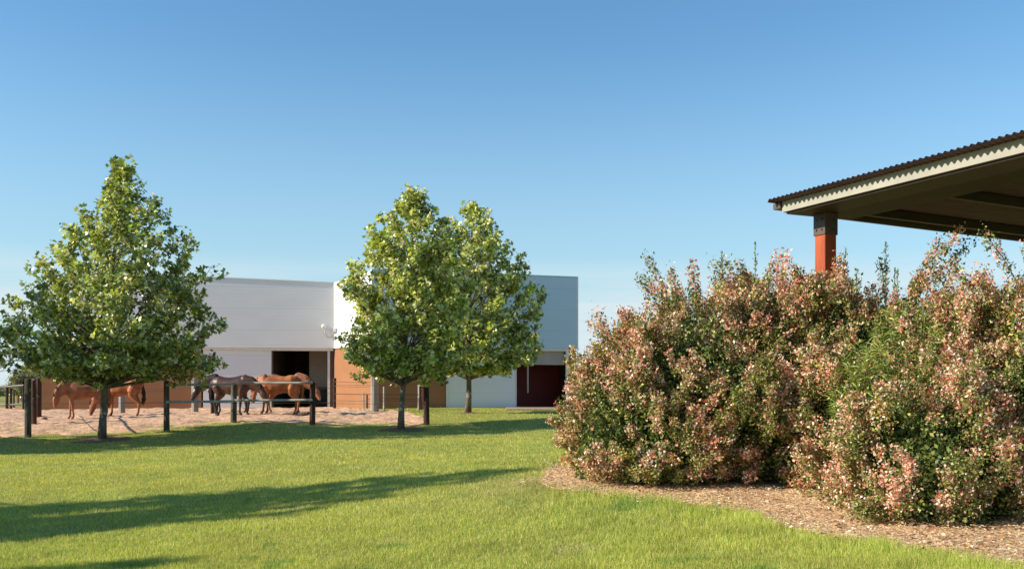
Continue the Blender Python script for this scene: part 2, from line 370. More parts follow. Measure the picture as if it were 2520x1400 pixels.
def make_litter():
    rng = np.random.RandomState(15); n = 2600
    x = bf[0][0] + rng.rand(n) * 6.5; f = np.interp(x, [a for a, b in bf], [b for a, b in bf]); y = f - .45 + rng.rand(n) ** .8 * 3.2
    z = TZ(x, y) + .035 + .02 * rng.rand(n); an = rng.rand(n) * 6.28; tw = rng.rand(n) < .3
    T = np.stack([np.cos(an), np.sin(an), rng.randn(n) * .2], 1); N = np.stack([rng.randn(n) * .5, rng.randn(n) * .5, np.ones(n)], 1)
    L = np.where(tw, .08 + .12 * rng.rand(n), .035 + .03 * rng.rand(n)); Wd = np.where(tw, .007, L * .55)
    c = palette(rng, n, [(.42,.26,.12),(.70,.52,.33),(.24,.13,.07),(.58,.30,.16),(.80,.70,.55)], [3,2,3,2,1], .2)
    tag(link('leaf_litter', leaves('leaf_litter', np.stack([x, y, z], 1), T, N, L, Wd, c), M['blossom']), kind='stuff')
make_litter()

# ------------------------------------------------------------------ trees
def limb(mb, pts, r0, r1, n=6):
    k = len(pts); mb.tube(pts, [r0 + (r1 - r0) * i / (k - 1) for i in range(k)], n, cap=True)

def make_tree(name, base, k, axis_pts, outline, seed, nl=70, trunk_r=.13, nleaf=19000, leaf=.15, tint=1.0, label='', group='young plane trees on the lawn'):
    """base: world position; k: photograph pixels per metre at that distance; outline rows (y, left, right) around the leader"""
    rng = np.random.RandomState(seed); rnd = random.Random(seed)
    by = HY + (ZC - base.z) * k; bx = CX + base.x * k
    hs = np.array([(by - r[0]) / k for r in outline])[::-1]
    ax_h = [(by - a[1]) / k for a in axis_pts][::-1]; ax_x = [(a[0] - bx) / k for a in axis_pts][::-1]
    lead = lambda h: float(np.interp(h, ax_h, ax_x))
    Lr = np.array([max((-(r[1] - bx) / k) + lead((by - r[0]) / k), .12) for r in outline])[::-1]
    Rr = np.array([max(((r[2] - bx) / k) - lead((by - r[0]) / k), .12) for r in outline])[::-1]
    H = hs[-1]; h0 = hs[0]
    def rad(h, az):
        l = np.interp(h, hs, Lr); r = np.interp(h, hs, Rr); c = math.cos(az)
        return (l * (1 - c) + r * (1 + c)) / 2
    root = empty(name, base); tag(root, label, 'tree', group)
    tm = MB(); tp = []; trd = []
    for i in range(12):
        h = H * .97 * i / 11; wob = .03 * math.sin(i * 1.7 + seed)
        tp.append((lead(h) + wob, .02 * math.cos(i * 2.1), h - (.08 if i == 0 else 0))); trd.append(trunk_r * (1.35 if i == 0 else 1) * (1 - .93 * i / 11) + .008)
    tm.tube(tp, trd, 10); tm.build('trunk', M['bark'], root, smooth=True)
    bmb = MB(); cen = []; dirs = []
    ga = 2.399
    for i in range(nl):
        u = (i + .5) / nl; ht = h0 + (H - h0) * (u ** 1.15); az = i * ga + rnd.uniform(-.4, .4)
        r = max(rad(ht, az) - .12 - .26 * u, .10) * rnd.uniform(.70, 1.06) * (1.0 if i % 4 else 1.12)
        slope = rnd.uniform(.45, .95) + .7 * u
        if u < .12: slope = rnd.uniform(.0, .35)
        st = max(h0 * .82, ht - r * slope); tip = Vector((lead(ht) + math.cos(az) * r, math.sin(az) * r, ht)); s0 = Vector((lead(st), 0, st))
        mid = s0.lerp(tip, .5) + Vector((0, 0, -.06 * r if u > .12 else .12 * r)) + Vector((rnd.gauss(0, .05), rnd.gauss(0, .05), 0)) * r
        q = [s0, s0.lerp(mid, .55), mid, mid.lerp(tip, .55) + Vector((rnd.gauss(0, .03), rnd.gauss(0, .03), rnd.gauss(0, .03))), tip]
        limb(bmb, q, max(.012, .045 * (1 - u) * min(r, 2.5) / 2 + .012), .006, 5)
        ns = max(2, int(2.3 + r * 3.4))
        for j in range(ns + 1):
            t = 1.0 if j == ns else rnd.uniform(.28, .98) ** .8
            seg = min(int(t * 4), 3); pb = q[seg].lerp(q[seg + 1], t * 4 - seg)
            out = (tip - s0).normalized(); sl = (1.0 if j == ns else rnd.uniform(.35, .95)) * min(.55, .22 + r * .2)
            dv = (out * .55 + Vector((rnd.gauss(0, .6), rnd.gauss(0, .6), rnd.gauss(.12, .5)))).normalized()
            if j == ns: dv = (out + Vector((0, 0, .25))).normalized(); sl = .22
            e = pb + dv * sl * 1.15
            limb(bmb, [pb, pb.lerp(e, .5) + Vector((0, 0, .02)), e], .008, .003, 4)
            for g in range(2 if sl < .45 else 3):
                cpt = pb.lerp(e, (.4, 1.0, .7)[g])
                cen.append(tuple(cpt)); dirs.append(tuple(dv))
    bmb.build('branches', M['bark'], root)
    cen = np.array(cen); dirs = np.array(dirs); nc = len(cen); per = nleaf / nc
    wgt = rng.rand(nc) ** 1.2 + .22; idx = rng.choice(nc, nleaf, p=wgt / wgt.sum())
    size = (.15 + .10 * rng.rand(nc))[idx]
    off = unit(rng.randn(nleaf, 3)) * (rng.rand(nleaf, 1) ** .5) * size[:, None] * .92; off[:, 2] *= .8
    Pp = cen[idx] + off
    ctr = np.stack([np.interp(Pp[:, 2], ax_h, ax_x), np.zeros(nleaf), Pp[:, 2] * .75], 1)
    outw = unit(Pp - ctr)
    N = unit(outw * .7 + np.array([-.12, -.15, .25]) + rng.randn(nleaf, 3) * .62)
    T = unit(outw * .7 + unit(off) * .6 + np.array([0, 0, -.45]) + rng.randn(nleaf, 3) * .4)
    L = leaf * (.55 + .8 * rng.rand(nleaf)); c = palette(rng, nleaf, [(.20,.26,.05),(.30,.36,.07),(.50,.52,.18),(.70,.70,.44),(.09,.13,.035),(.44,.38,.11)], [3.6,3.6,3.2,2.6,3,.3], .2)
    cl = (1 + .22 * rng.randn(nc, 1))[idx]; c = np.clip(c * np.clip(cl, .6, 1.6) * np.array([tint, 1 + (tint - 1) * .8, tint ** .5]), .01, .85)
    me = leaves('crown', Pp, T, N, L, L * .95, c, LOBED)
    link('crown', me, M['leaf'], root)
    return root

T1 = P(252, 1085, 30); T1.z = tz(T1.x, T1.y)
T2 = P(988, 1062, 33); T2.z = tz(T2.x, T2.y)
T3 = P(1152, 1017, 41); T3.z = tz(T3.x, T3.y)
t1 = make_tree('plane_tree', T1, F / 30, [(300,425),(288,560),(268,800),(256,940),(252,1085)],
    [(414,296,303),(450,276,340),(490,250,405),(530,228,440),(565,195,470),(605,140,488),(645,125,478),(665,95,520),(700,68,528),(750,48,515),(800,14,540),(850,10,525),(885,15,530),(910,45,490),(926,130,400)],
    11, nl=125, nleaf=33000, leaf=.122, trunk_r=.105, tint=1.08, label='broad plane tree at the left in front of the paddock horses')
t2 = make_tree('plane_tree', T2, F / 33, [(1020,490),(1012,600),(998,850),(990,950),(988,1062)],
    [(480,1014,1024),(515,962,1075),(560,905,1125),(600,890,1140),(650,865,1155),(695,838,1155),(740,855,1170),(800,862,1185),(845,815,1180),(870,835,1175),(900,880,1150),(922,930,1070)],
    23, nl=115, nleaf=30000, leaf=.122, trunk_r=.095, tint=1.3, label='plane tree with a thin trunk beside the dark end post, nearer of the middle pair')
t3 = make_tree('plane_tree', T3, F / 41, [(1162,520),(1160,650),(1154,880),(1152,1017)],
    [(512,1158,1168),(545,1090,1228),(590,1035,1268),(640,1020,1305),(700,1020,1332),(750,1025,1340),(800,1020,1332),(850,1020,1326),(880,1030,1325),(900,1055,1300),(915,1090,1250)],
    37, nl=115, nleaf=30000, leaf=.132, trunk_r=.11, tint=1.25, label='plane tree with a pale straight trunk in front of the white stable wall panel')

def copy_tree(o, loc, scale, rz, label, group=None):
    r = o.copy(); COL.objects.link(r); r.location = loc; r.scale = scale; r.rotation_euler = (0, 0, rz); r['label'] = label
    if group: r['group'] = group
    for ch in list(o.children):
        c = ch.copy(); COL.objects.link(c); c.parent = r
    return r
# the same row of trees goes on outside the picture and throws its shadows across the lawn
copy_tree(t2, (-20.9, 26.0, tz(-20.9, 26.0)), (1.25, 1.25, 1.05), 1.2, 'plane tree further left in the row, outside the picture')
copy_tree(t3, (-29.5, 24, tz(-29.5, 24)), (1, 1, 1), 2.2, 'plane tree furthest left in the row, outside the picture')
copy_tree(t3, (-13.1, 10.35, tz(-13.1, 10.35)), (.66, .66, .86), 0.3, 'narrow young tree left of the picture, its shadow crossing the near lawn')
copy_tree(t3, (-14.6, 6.2, tz(-14.6, 6.2)), (.45, .45, .72), 1.7, 'small narrow tree left of the picture nearest the camera')

for tpos, r in ((T1, .9), (T2, .9), (T3, .6)):
    an = np.linspace(0, 2 * math.pi, 33)[:-1]; rr = np.linspace(0, 1, 8)
    rad_ = r * (1 + .25 * (vnoise(np.cos(an) * 2 + tpos.x, np.sin(an) * 2, .8, 9) - .5))
    xs = tpos.x + np.outer(rr, rad_ * np.cos(an)); ys = tpos.y + np.outer(rr, rad_ * np.sin(an))
    zs = TZ(xs, ys) + .045 - .06 * rr[:, None] ** 3
    V = np.stack([xs, ys, zs], -1).reshape(-1, 3); Fc = [(i*32+k, i*32+(k+1) % 32, (i+1)*32+(k+1) % 32, (i+1)*32+k) for i in range(7) for k in range(32)]
    tag(link('tree_soil', npmesh('tree_soil', V, Fc), M['ring'], smooth=True), kind='structure')

# ------------------------------------------------------------------ shrubs
BR = [(.60,.235,.17),(.72,.40,.31),(.50,.28,.14),(.82,.64,.50),(.38,.115,.075)]       # coral bracts and young growth
GR = [(.18,.24,.05),(.32,.35,.085),(.09,.13,.03),(.54,.52,.19),(.05,.08,.025)]
YE = [(.48,.36,.05),(.40,.38,.06)]
def make_shrub(name, cx, cy, rx, ry, h, seed, label, nspray=620, per=175, leaf=.032, group='flowering shrubs in the mulch bed', pink=.45, yellow=.03, whips=12, zlow=0.0, cone=0.0):
    rng = np.random.RandomState(seed); rnd = random.Random(seed)
    g = tz(cx, cy); root = empty(name, (cx, cy, g)); tag(root, label, 'shrub', group)
    prof = lambda t: (1 - cone * np.clip(t, 0, 1)) * np.clip(1 - np.clip(t, 0, 1) ** 2.8, 0, 1) ** .5 * (.80 + .24 * np.sin(np.clip(t * 2.4, 0, math.pi)))
    lump = rng.rand(8) * 6.28
    def surf(t, az):
        m = 1 + .10 * np.sin(3 * az + lump[0] + t * 3) + .07 * np.sin(5 * az + lump[1] - t * 6) + .06 * np.sin(8 * az + lump[2] + t * 9)
        r = prof(t) * m; return np.stack([r * rx * np.cos(az), r * ry * np.sin(az), t * h], -1)
    u = rng.rand(nspray); t = zlow + (1 - zlow) * (u * .97 + .01); az = rng.rand(nspray) * 2 * math.pi
    nm = max(20, int(nspray / 7)); tm_ = .02 + .95 * rng.rand(nm); am = rng.rand(nm) * 2 * math.pi; mr = .17 + .17 * rng.rand(nm)
    mc = surf(tm_, am) * (.80 + .16 * rng.rand(nm, 1)); wm = mr ** 2; im = rng.choice(nm, nspray, p=wm / wm.sum())
    md = unit(unit(mc[im] * np.array([1, 1, .5])) * 1.0 + np.array([0, 0, .25]) + rng.randn(nspray, 3) * .75)
    cnt = mc[im] + md * mr[im][:, None] * (.75 + .35 * rng.rand(nspray, 1))
    mtone = rng.rand(nm)[im]
    cnt[:, 2] = np.maximum(cnt[:, 2], .10)
    out = unit(cnt * np.array([1, 1, .5]) + np.array([0, 0, .0])); axd = unit(out + np.array([0, 0, .55]) + rng.randn(nspray, 3) * .35)
    ln = .10 + .16 * rng.rand(nspray); wd = .055 + .05 * rng.rand(nspray)
    stems = MB()
    pts_all = []; whip_c = []
    for i in range(whips):
        a = rnd.uniform(0, 6.28); tt_ = rnd.uniform(.72, .96); b = Vector(surf(np.array(tt_), np.array(a)))
        dv = Vector((math.cos(a) * rnd.uniform(.1, .7), math.sin(a) * rnd.uniform(.1, .6), rnd.uniform(.5, 1.0))).normalized(); l = rnd.uniform(.22, .62)
        q = [b * .8, b, b + dv * l * .6, b + dv * l + Vector((math.cos(a), math.sin(a), 0)) * .06]
        stems.tube(q, [.006, .005, .004, .002], 4)
        for s in (.35, .7, 1.0): whip_c.append((tuple(q[1].lerp(q[3], s)), tuple(dv), .07 if s < .9 else .09))
    for i in range(26):
        a = rnd.uniform(0, 6.28); tt_ = rnd.uniform(.15, .95); e = Vector(surf(np.array(tt_), np.array(a))) * .97
        b = Vector((rnd.uniform(-.25, .25) * rx, rnd.uniform(-.25, .25) * ry, -.05)); m_ = b.lerp(e, .5) + Vector((0, 0, .25 * (1 - tt_) * h * .5))
        stems.tube([b, b.lerp(m_, .6), m_, e], [.014, .011, .008, .003], 5)
    stems.build('stems', M['twig'], root)
    # leaves of the sprays
    n = nspray * per; idx = rng.randint(0, nspray, n); s = rng.rand(n) ** .8
    tone = .6 * rng.rand(nspray) + .4 * mtone; tone2 = rng.rand(nspray) * .5 + .5 * rng.rand(nm)[im]
    offr = unit(rng.randn(n, 3)) * (rng.rand(n, 1) ** .5) * (wd[idx] * (1.15 - .35 * s))[:, None]
    Pp = cnt[idx] + axd[idx] * ((s - .45) * ln[idx] * 1.5)[:, None] + offr
    outer = s * .6 + .4 * (np.linalg.norm(offr, axis=1) / wd[idx])
    if whip_c:
        m = len(whip_c); nw = m * 110; iw = rng.randint(0, m, nw); wc = np.array([a for a, b, c in whip_c]); wr = np.array([c for a, b, c in whip_c]); wdv = np.array([b for a, b, c in whip_c])
        Pw = wc[iw] + unit(rng.randn(nw, 3)) * (rng.rand(nw, 1) ** .5) * wr[iw][:, None] + wdv[iw] * (rng.randn(nw, 1) * .05)
        Pp = np.concatenate([Pp, Pw]); outer = np.concatenate([outer, .75 * np.ones(nw)])
        tonei = np.concatenate([tone[idx], rng.rand(m)[iw]]); tone2i = np.concatenate([tone2[idx], np.zeros(nw) + .5]); ad = np.concatenate([axd[idx], wdv[iw]])
    else: tonei = tone[idx]; tone2i = tone2[idx]; ad = axd[idx]
    n = len(Pp)
    N = unit(unit(Pp * np.array([1, 1, .4])) * .9 + np.array([0, 0, .35]) + rng.randn(n, 3) * .72)
    T = unit(ad * .6 + rng.randn(n, 3) * .65)
    pk = rng.rand(n) < np.clip((outer * 1.15 - .26 + (tonei - .5) * 1.25) * pink * 2, 0, .92)
    c = np.where(pk[:, None], palette(rng, n, BR, [3,3,3,2,2], .16), palette(rng, n, GR, [4,4.5,3,2.6,1.2], .18))
    yl = (tone2i > .93 - yellow * 1.5) & (rng.rand(n) < .6); c[yl] = palette(rng, int(yl.sum()), YE, [1, 1], .15)
    c = np.clip(c * (.72 + .56 * tonei[:, None]), .01, .9)
    L = leaf * (.5 + 1.1 * rng.rand(n) ** 1.4); ok = Pp[:, 2] > .015
    # looser leaves further in
    ni = int(n * .30); ti = rng.rand(ni); ai = rng.rand(ni) * 6.28; Pi = surf(ti * .96, ai) * (.55 + .36 * rng.rand(ni, 1)); Pi[:, 2] = np.maximum(Pi[:, 2], .04)
    ci = palette(rng, ni, GR, [3,1.5,5,.6,4], .2); Ni = unit(rng.randn(ni, 3)); Ti = unit(rng.randn(ni, 3))
    Pa = np.concatenate([Pp[ok], Pi]); me = leaves('foliage', Pa, np.concatenate([T[ok], Ti]), np.concatenate([N[ok], Ni]),
        np.concatenate([L[ok], leaf * (1.1 + .9 * rng.rand(ni))]), np.concatenate([L[ok] * .62, leaf * (.8 + .5 * rng.rand(ni))]), np.concatenate([c[ok], ci]))
    link('foliage', me, M['shrubleaf'], root)
    # small pale blossoms
    fl = np.where(ok & (outer > .62) & (tonei > .35))[0]; fl = fl[rng.rand(len(fl)) < .10]; nf = len(fl)
    if nf:
        Pf = Pp[fl] + unit(Pp[fl] * np.array([1, 1, .6])) * .015
        me = leaves('blossoms', Pf, unit(rng.randn(nf, 3)), unit(unit(Pf) + rng.randn(nf, 3) * .5), .018 + .012 * rng.rand(nf), .016 + .01 * rng.rand(nf), palette(rng, nf, [(.85,.76,.72),(.8,.6,.55),(.9,.86,.8)], [3,2,2], .08))
        link('blossoms', me, M['blossom'], root)
    return root

def at(px, d): return (px - CX) / F * d
make_shrub('flowering_shrub', at(1605,11.8), 11.8, 1.08, 1.2, 1.82, 101, 'leftmost pink flowering shrub, the rounded end of the bed nearest the lawn', cone=.42, whips=8)
make_shrub('flowering_shrub', at(1745,12.0), 12.0, 1.15, 1.3, 2.26, 102, 'dense coral shrub second from the lawn end of the bed', yellow=.06)
make_shrub('flowering_shrub', at(1935,11.9), 11.9, 1.15, 1.3, 2.30, 103, 'tall coral shrub at the foot of the red pavilion post', yellow=.09, whips=14)
make_shrub('flowering_shrub', at(2165,11.3), 11.3, 1.2, 1.25, 2.42, 104, 'greener flowering shrub just right of the pavilion post', pink=.40, whips=14)
make_shrub('flowering_shrub', at(2290,8.95), 8.95, .80, .95, 1.22, 105, 'low pink shrub bulging forward onto the mulch at the right', nspray=480, per=170, leaf=.028, whips=0, cone=.35)
make_shrub('flowering_shrub', at(2550,9.4), 9.4, .72, 1.0, 2.34, 106, 'tall pink shrub at the right edge under the pavilion roof', nspray=560, per=170, leaf=.028, whips=12)
make_shrub('flowering_shrub', at(2760,9.0), 9.0, .9, .9, 2.2, 107, 'pink shrub beyond the right edge of the picture', nspray=150, per=200, whips=6)
make_shrub('flowering_shrub', at(2390,11.8), 11.8, 1.0, 1.2, 2.05, 108, 'shrub half hidden behind the narrow-leaved green plant', nspray=360, per=170, pink=.3, whips=8)

make_shrub('flowering_shrub', at(2140,10.35), 10.35, .55, .7, 1.42, 109, 'flowering shrub in the hollow between the green shrub and the forward bulge', nspray=300, per=160, leaf=.029, pink=.38, whips=4, cone=.2)
make_shrub('flowering_shrub', at(2385,9.75), 9.75, .62, .75, 1.72, 110, 'pink shrub right of the narrow-leaved green plant', nspray=320, per=160, leaf=.029, pink=.42, whips=5, cone=.25)

def make_reedy(cx, cy, r, h, seed, label):
    """green plant of many upright stems with long narrow leaves"""
    rng = np.random.RandomState(seed); g = tz(cx, cy); root = empty('narrow_leaved_shrub', (cx, cy, g)); tag(root, label, 'shrub')
    st = MB(); Pl = []; Tl = []
    for i in range(150):
        a = rng.rand() * 6.28; q = rng.rand() ** .5 * r; b = Vector((math.cos(a) * q * .4, math.sin(a) * q * .4, 0)); hh = h * (.45 + .6 * rng.rand()) * (1 - .25 * q / r)
        e = Vector((math.cos(a) * q * 1.15, math.sin(a) * q * 1.1, hh)); m_ = b.lerp(e, .5) + Vector((0, 0, .12 * hh))
        st.tube([b, m_, e], [.007, .005, .003], 4)
        for j in range(52):
            s = .42 + .60 * rng.rand() ; p = (b.lerp(m_, min(1, s * 2)) if s < .5 else m_.lerp(e, (s - .5) * 2))
            aa = rng.rand() * 6.28; Pl.append(tuple(p)); Tl.append((math.cos(aa), math.sin(aa), .25 + rng.randn() * .45))
    st.build('stems', mat('green_stem_mat', (.18,.22,.06), (.12,.16,.05), .7), root)
    Pl = np.array(Pl); Tl = np.array(Tl); n = len(Pl); N = unit(np.array([0, 0, 1]) + rng.randn(n, 3) * .6)
    L = .07 + .09 * rng.rand(n)
    c = palette(rng, n, [(.22,.32,.055),(.34,.43,.09),(.11,.17,.035),(.50,.54,.17)], [4,3,3,1.2], .15)
    link('foliage', leaves('foliage', Pl, Tl, N, L, .011 + .008 * rng.rand(n), c), M['shrubleaf'], root)
make_reedy(at(2235,9.95), 9.95, .68, 2.05, 201, 'bright green narrow-leaved plant growing up between the pink shrubs')
make_reedy(at(2140,10.1), 10.1, .36, 1.72, 202, 'smaller narrow-leaved green plant left of the bright green one')

def make_sapling(cx, cy, h, seed, label, spread=.28):
    rng = np.random.RandomState(seed); g = tz(cx, cy); root = empty('slender_shrub', (cx, cy, g)); tag(root, label, 'shrub', 'slender green shoots behind the shrubs')
    st = MB(); Pl = []; Dl = []
    for i in range(6):
        a = rng.rand() * 6.28; s = spread * (.3 + rng.rand()); hh = h * (1 if i == 0 else .66 + .25 * rng.rand()); s = .05 if i == 0 else s
        e = Vector((math.cos(a) * s, math.sin(a) * s, hh)); b = Vector((0, 0, 0)); m_ = Vector((e.x * .8, e.y * .8, hh * .5))
        st.tube([b, m_, e], [.016, .01, .003], 5)
        for j in range(240):
            t = rng.rand() ** .7; p = (b.lerp(m_, t * 2) if t < .5 else m_.lerp(e, t * 2 - 1)); rr = .19 * (1.12 - t)
            o = unit(rng.randn(3)) * rr * rng.rand(); Pl.append(np.array(p) + o); Dl.append(o + np.array([0, 0, .05]))
    st.build('stems', M['twig'], root)
    Pl = np.array(Pl); n = len(Pl); L = .035 + .03 * rng.rand(n)
    c = palette(rng, n, [(.16,.23,.09),(.22,.30,.14),(.10,.16,.07)], [3,2,2], .15)
    link('foliage', leaves('foliage', Pl, unit(np.array(Dl)), unit(rng.randn(n, 3) * .6 + np.array([0, 0, .7])), L, L * .45, c), M['shrubleaf'], root)
for px, top, d, s, lb in ((1782,622,16.5,301,'slender green shoots rising behind the coral shrubs, nearest the lawn end'),(1862,600,16.8,302,'slender green shoots rising just left of the pavilion post'),
        (2078,612,16.2,303,'slender green shoots just right of the pavilion post'),(2188,596,16.0,304,'tallest slender green shoots under the middle of the pavilion roof'),
        (2300,672,16.0,305,'short green shoots behind the greener shrubs'),(2352,712,15.5,306,'shortest green shoots above the narrow-leaved plant'),(1700,690,16.5,307,'low green shoots peeping over the leftmost shrubs')):
    x = at(px, d); make_sapling(x, d, P(px, top, d).z - tz(x, d), s, lb)

# ------------------------------------------------------------------ pavilion
M['roof'] = mat('brown_roof_mat', (.10,.045,.035), (.07,.035,.028), .5, 5, 4, spec=.5)
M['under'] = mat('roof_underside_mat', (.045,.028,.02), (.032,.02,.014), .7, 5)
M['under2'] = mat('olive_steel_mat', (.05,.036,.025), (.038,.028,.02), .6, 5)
M['fascia'] = mat('cream_fascia_mat', (.36,.35,.30), (.31,.30,.26), .6, 4)
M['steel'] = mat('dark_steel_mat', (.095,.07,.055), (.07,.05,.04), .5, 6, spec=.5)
M['redpost'] = mat('red_timber_mat', (.42,.085,.025), (.26,.05,.018), .6, 14, 8, .006, 40, .35, stretch=(1,1,.12))
pv = P(1914, 500, 12.0); pz = pv.z
e1 = Vector((.434, -.901, 0)); e2 = Vector((.901, .434, 0))
e1 = Vector((P(2520, 335, 8.95) - P(1914, 500, 12.0)).to_2d().normalized().to_3d())
e2 = Vector((-e1.y, e1.x, 0)) ; e2 = e2 if e2.x > 0 else -e2
pav = empty('pavilion', (pv.x, pv.y, tz(pv.x, pv.y))); tag(pav, 'open pavilion with brown corrugated roof and red post behind the shrubs', 'pavilion')
gz = tz(pv.x, pv.y)
Lr, Wr = 7.0, 5.6
def pw(a, b, z): # a along the near eave, b into the pavilion, z absolute height
    return Vector((0, 0, 0)) + e1 * a + e2 * b + Vector((0, 0, z - gz))
rise = -0.022
# corrugated sheet: ridges run along e2
na = 720; A = np.linspace(-.02, Lr, na); Bn = np.linspace(-.14, Wr, 12)
zz = .016 * np.sin(A / .076 * 2 * math.pi)
V = []
for b in Bn:
    for a, z in zip(A, zz): V.append(pw(a, b, pz + .02 + z + b * rise))
n0 = len(V)
for b in Bn:
    for a, z in zip(A, zz): V.append(pw(a, b, pz + .012 + z + b * rise))
Fc = []
for j in range(11):
    for i in range(na - 1):
        q = j * na + i; Fc.append((q, q + 1, q + na + 1, q + na)); Fc.append((n0 + q, n0 + q + na, n0 + q + na + 1, n0 + q + 1))
link('roof', npmesh('roof', np.array([tuple(v) for v in V]), Fc), M['roof'], pav, smooth=True)
def pbox(name, m, a0, a1, b0, b1, z0, z1, sl=True, parent=pav, bevel=0.0):
    mb = MB(); vs = []
    for z in (z0, z1):
        for a, b in ((a0, b0), (a1, b0), (a1, b1), (a0, b1)): vs.append(pw(a, b, z + (b * rise if sl else 0)))
    mb.add(vs, [(0,3,2,1),(4,5,6,7),(0,1,5,4),(1,2,6,5),(2,3,7,6),(3,0,4,7)])
    return mb.build(name, m, parent, bevel=bevel)
pbox('fascia', M['fascia'], .08, Lr, .0, .035, pz - .125, pz + .004, False)
pbox('fascia_return', M['steel'], .08, .115, .04, Wr, pz - .125, pz - .004)
pbox('gutter', M['steel'], -.06, .07, -.02, Wr, pz - .075, pz - .005)
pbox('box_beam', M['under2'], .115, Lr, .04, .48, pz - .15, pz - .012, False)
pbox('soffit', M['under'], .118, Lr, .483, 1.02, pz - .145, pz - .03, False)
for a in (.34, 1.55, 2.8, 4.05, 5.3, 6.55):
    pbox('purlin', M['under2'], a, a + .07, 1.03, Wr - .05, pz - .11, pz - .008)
pa, pb_ = .30, .47
hw = .088
pbox('post', M['redpost'], pa - hw, pa + hw, pb_ - hw, pb_ + hw, gz - .05, pz - .38, False, bevel=.006)
pbox('post_bracket', M['steel'], pa - hw - .012, pa + hw + .012, pb_ - hw - .012, pb_ + hw + .012, pz - .405, pz - .146, False, bevel=.004)
for db in (-.045, .045):
    for zb in (-.22, -.34):
        q = pw(pa - .0, pb_ - hw - .012, pz + zb) + e1 * db; MB().tube([q + e2 * .004, q - e2 * .014], .013, 8).build('bolt', M['steel'], pav)
        q = pw(pa + hw + .012, pb_ + db, pz + zb); MB().tube([q - e1 * .004, q + e1 * .014], .013, 8).build('bolt', M['steel'], pav)
pbox('post', M['redpost'], 5.8, 6.0, .6, .8, gz - .4, pz - .3, False)
pbox('post', M['redpost'], 5.8, 6.0, 4.9, 5.1, gz - .4, pz - .05, False)
pbox('post', M['redpost'], .5, .7, 4.9, 5.1, gz - .4, pz - .05, False)

# ------------------------------------------------------------------ stable building
def panelmat(name, c1, c2, rough=.45, pitch=1.02, z0=0.0, fine=.0):
    """insulated wall panels: horizontal joints and faint ribs as bump and thin dark lines"""
    m = mat(name, c1, c2, rough, .5, 3, spec=.4, stretch=(1, 1, 3)); L = m.node_tree.links; b = m.node_tree.nodes['Principled BSDF']
    t = node(m, 'ShaderNodeTexCoord'); s = node(m, 'ShaderNodeSeparateXYZ'); L.new(t.outputs['Object'], s.inputs[0])
    w = node(m, 'ShaderNodeMath', operation='MULTIPLY_ADD'); w.inputs[1].default_value = 1 / pitch; w.inputs[2].default_value = z0; L.new(s.outputs['Z'], w.inputs[0])
    fr_ = node(m, 'ShaderNodeMath', operation='FRACT'); L.new(w.outputs[0], fr_.inputs[0])
    lt = node(m, 'ShaderNodeMath', operation='LESS_THAN'); lt.inputs[1].default_value = .022; L.new(fr_.outputs[0], lt.inputs[0])
    src = b.inputs['Base Color'].links[0].from_socket
    x = node(m, 'ShaderNodeMix', data_type='RGBA'); sc = node(m, 'ShaderNodeMath', operation='MULTIPLY'); sc.inputs[1].default_value = .16; L.new(lt.outputs[0], sc.inputs[0])
    L.new(sc.outputs[0], x.inputs['Factor']); L.new(src, x.inputs['A']); x.inputs['B'].default_value = (.12, .13, .14, 1); L.new(x.outputs['Result'], b.inputs['Base Color'])
    r = node(m, 'ShaderNodeMath', operation='MULTIPLY'); r.inputs[1].default_value = 2 * math.pi / .17; L.new(s.outputs['Z'], r.inputs[0])
    si = node(m, 'ShaderNodeMath', operation='SINE'); L.new(r.outputs[0], si.inputs[0])
    bp = node(m, 'ShaderNodeBump'); bp.inputs['Distance'].default_value = .00035; L.new(si.outputs[0], bp.inputs['Height']); L.new(bp.outputs[0], b.inputs['Normal'])
    return m
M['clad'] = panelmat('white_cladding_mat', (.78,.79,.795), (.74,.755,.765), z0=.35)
M['clad_shade'] = panelmat('shade_toned_cladding_mat', (.52,.65,.74), (.50,.63,.73), z0=.35)  # right wing's shade put into the paint: darker, bluer copy of the white cladding
M['door'] = panelmat('white_door_panel_mat', (.80,.80,.82), (.76,.77,.80), pitch=.9, z0=.2)
M['trim'] = mat('white_trim_mat', (.78,.77,.74), (.72,.71,.69), .5)
M['render'] = mat('terracotta_render_mat', (.36,.18,.095), (.32,.155,.08), .9, 1.2, 5, .003, 30, .15)
M['inner'] = mat('inner_wall_mat', (.42,.38,.34), (.36,.33,.30), .8, 2)
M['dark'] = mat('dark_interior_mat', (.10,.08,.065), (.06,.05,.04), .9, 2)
M['redclad'] = mat('dark_red_cladding_mat', (.20,.025,.02), (.15,.02,.018), .6, 3, stretch=(6,6,.3))
M['brick'] = mat('brown_brick_mat', (.13,.085,.07), (.09,.06,.05), .9, 12, 4, .004, 30)
M['flatroof'] = mat('stable_roof_mat', (.35,.35,.36), (.3,.3,.31), .7, 1)

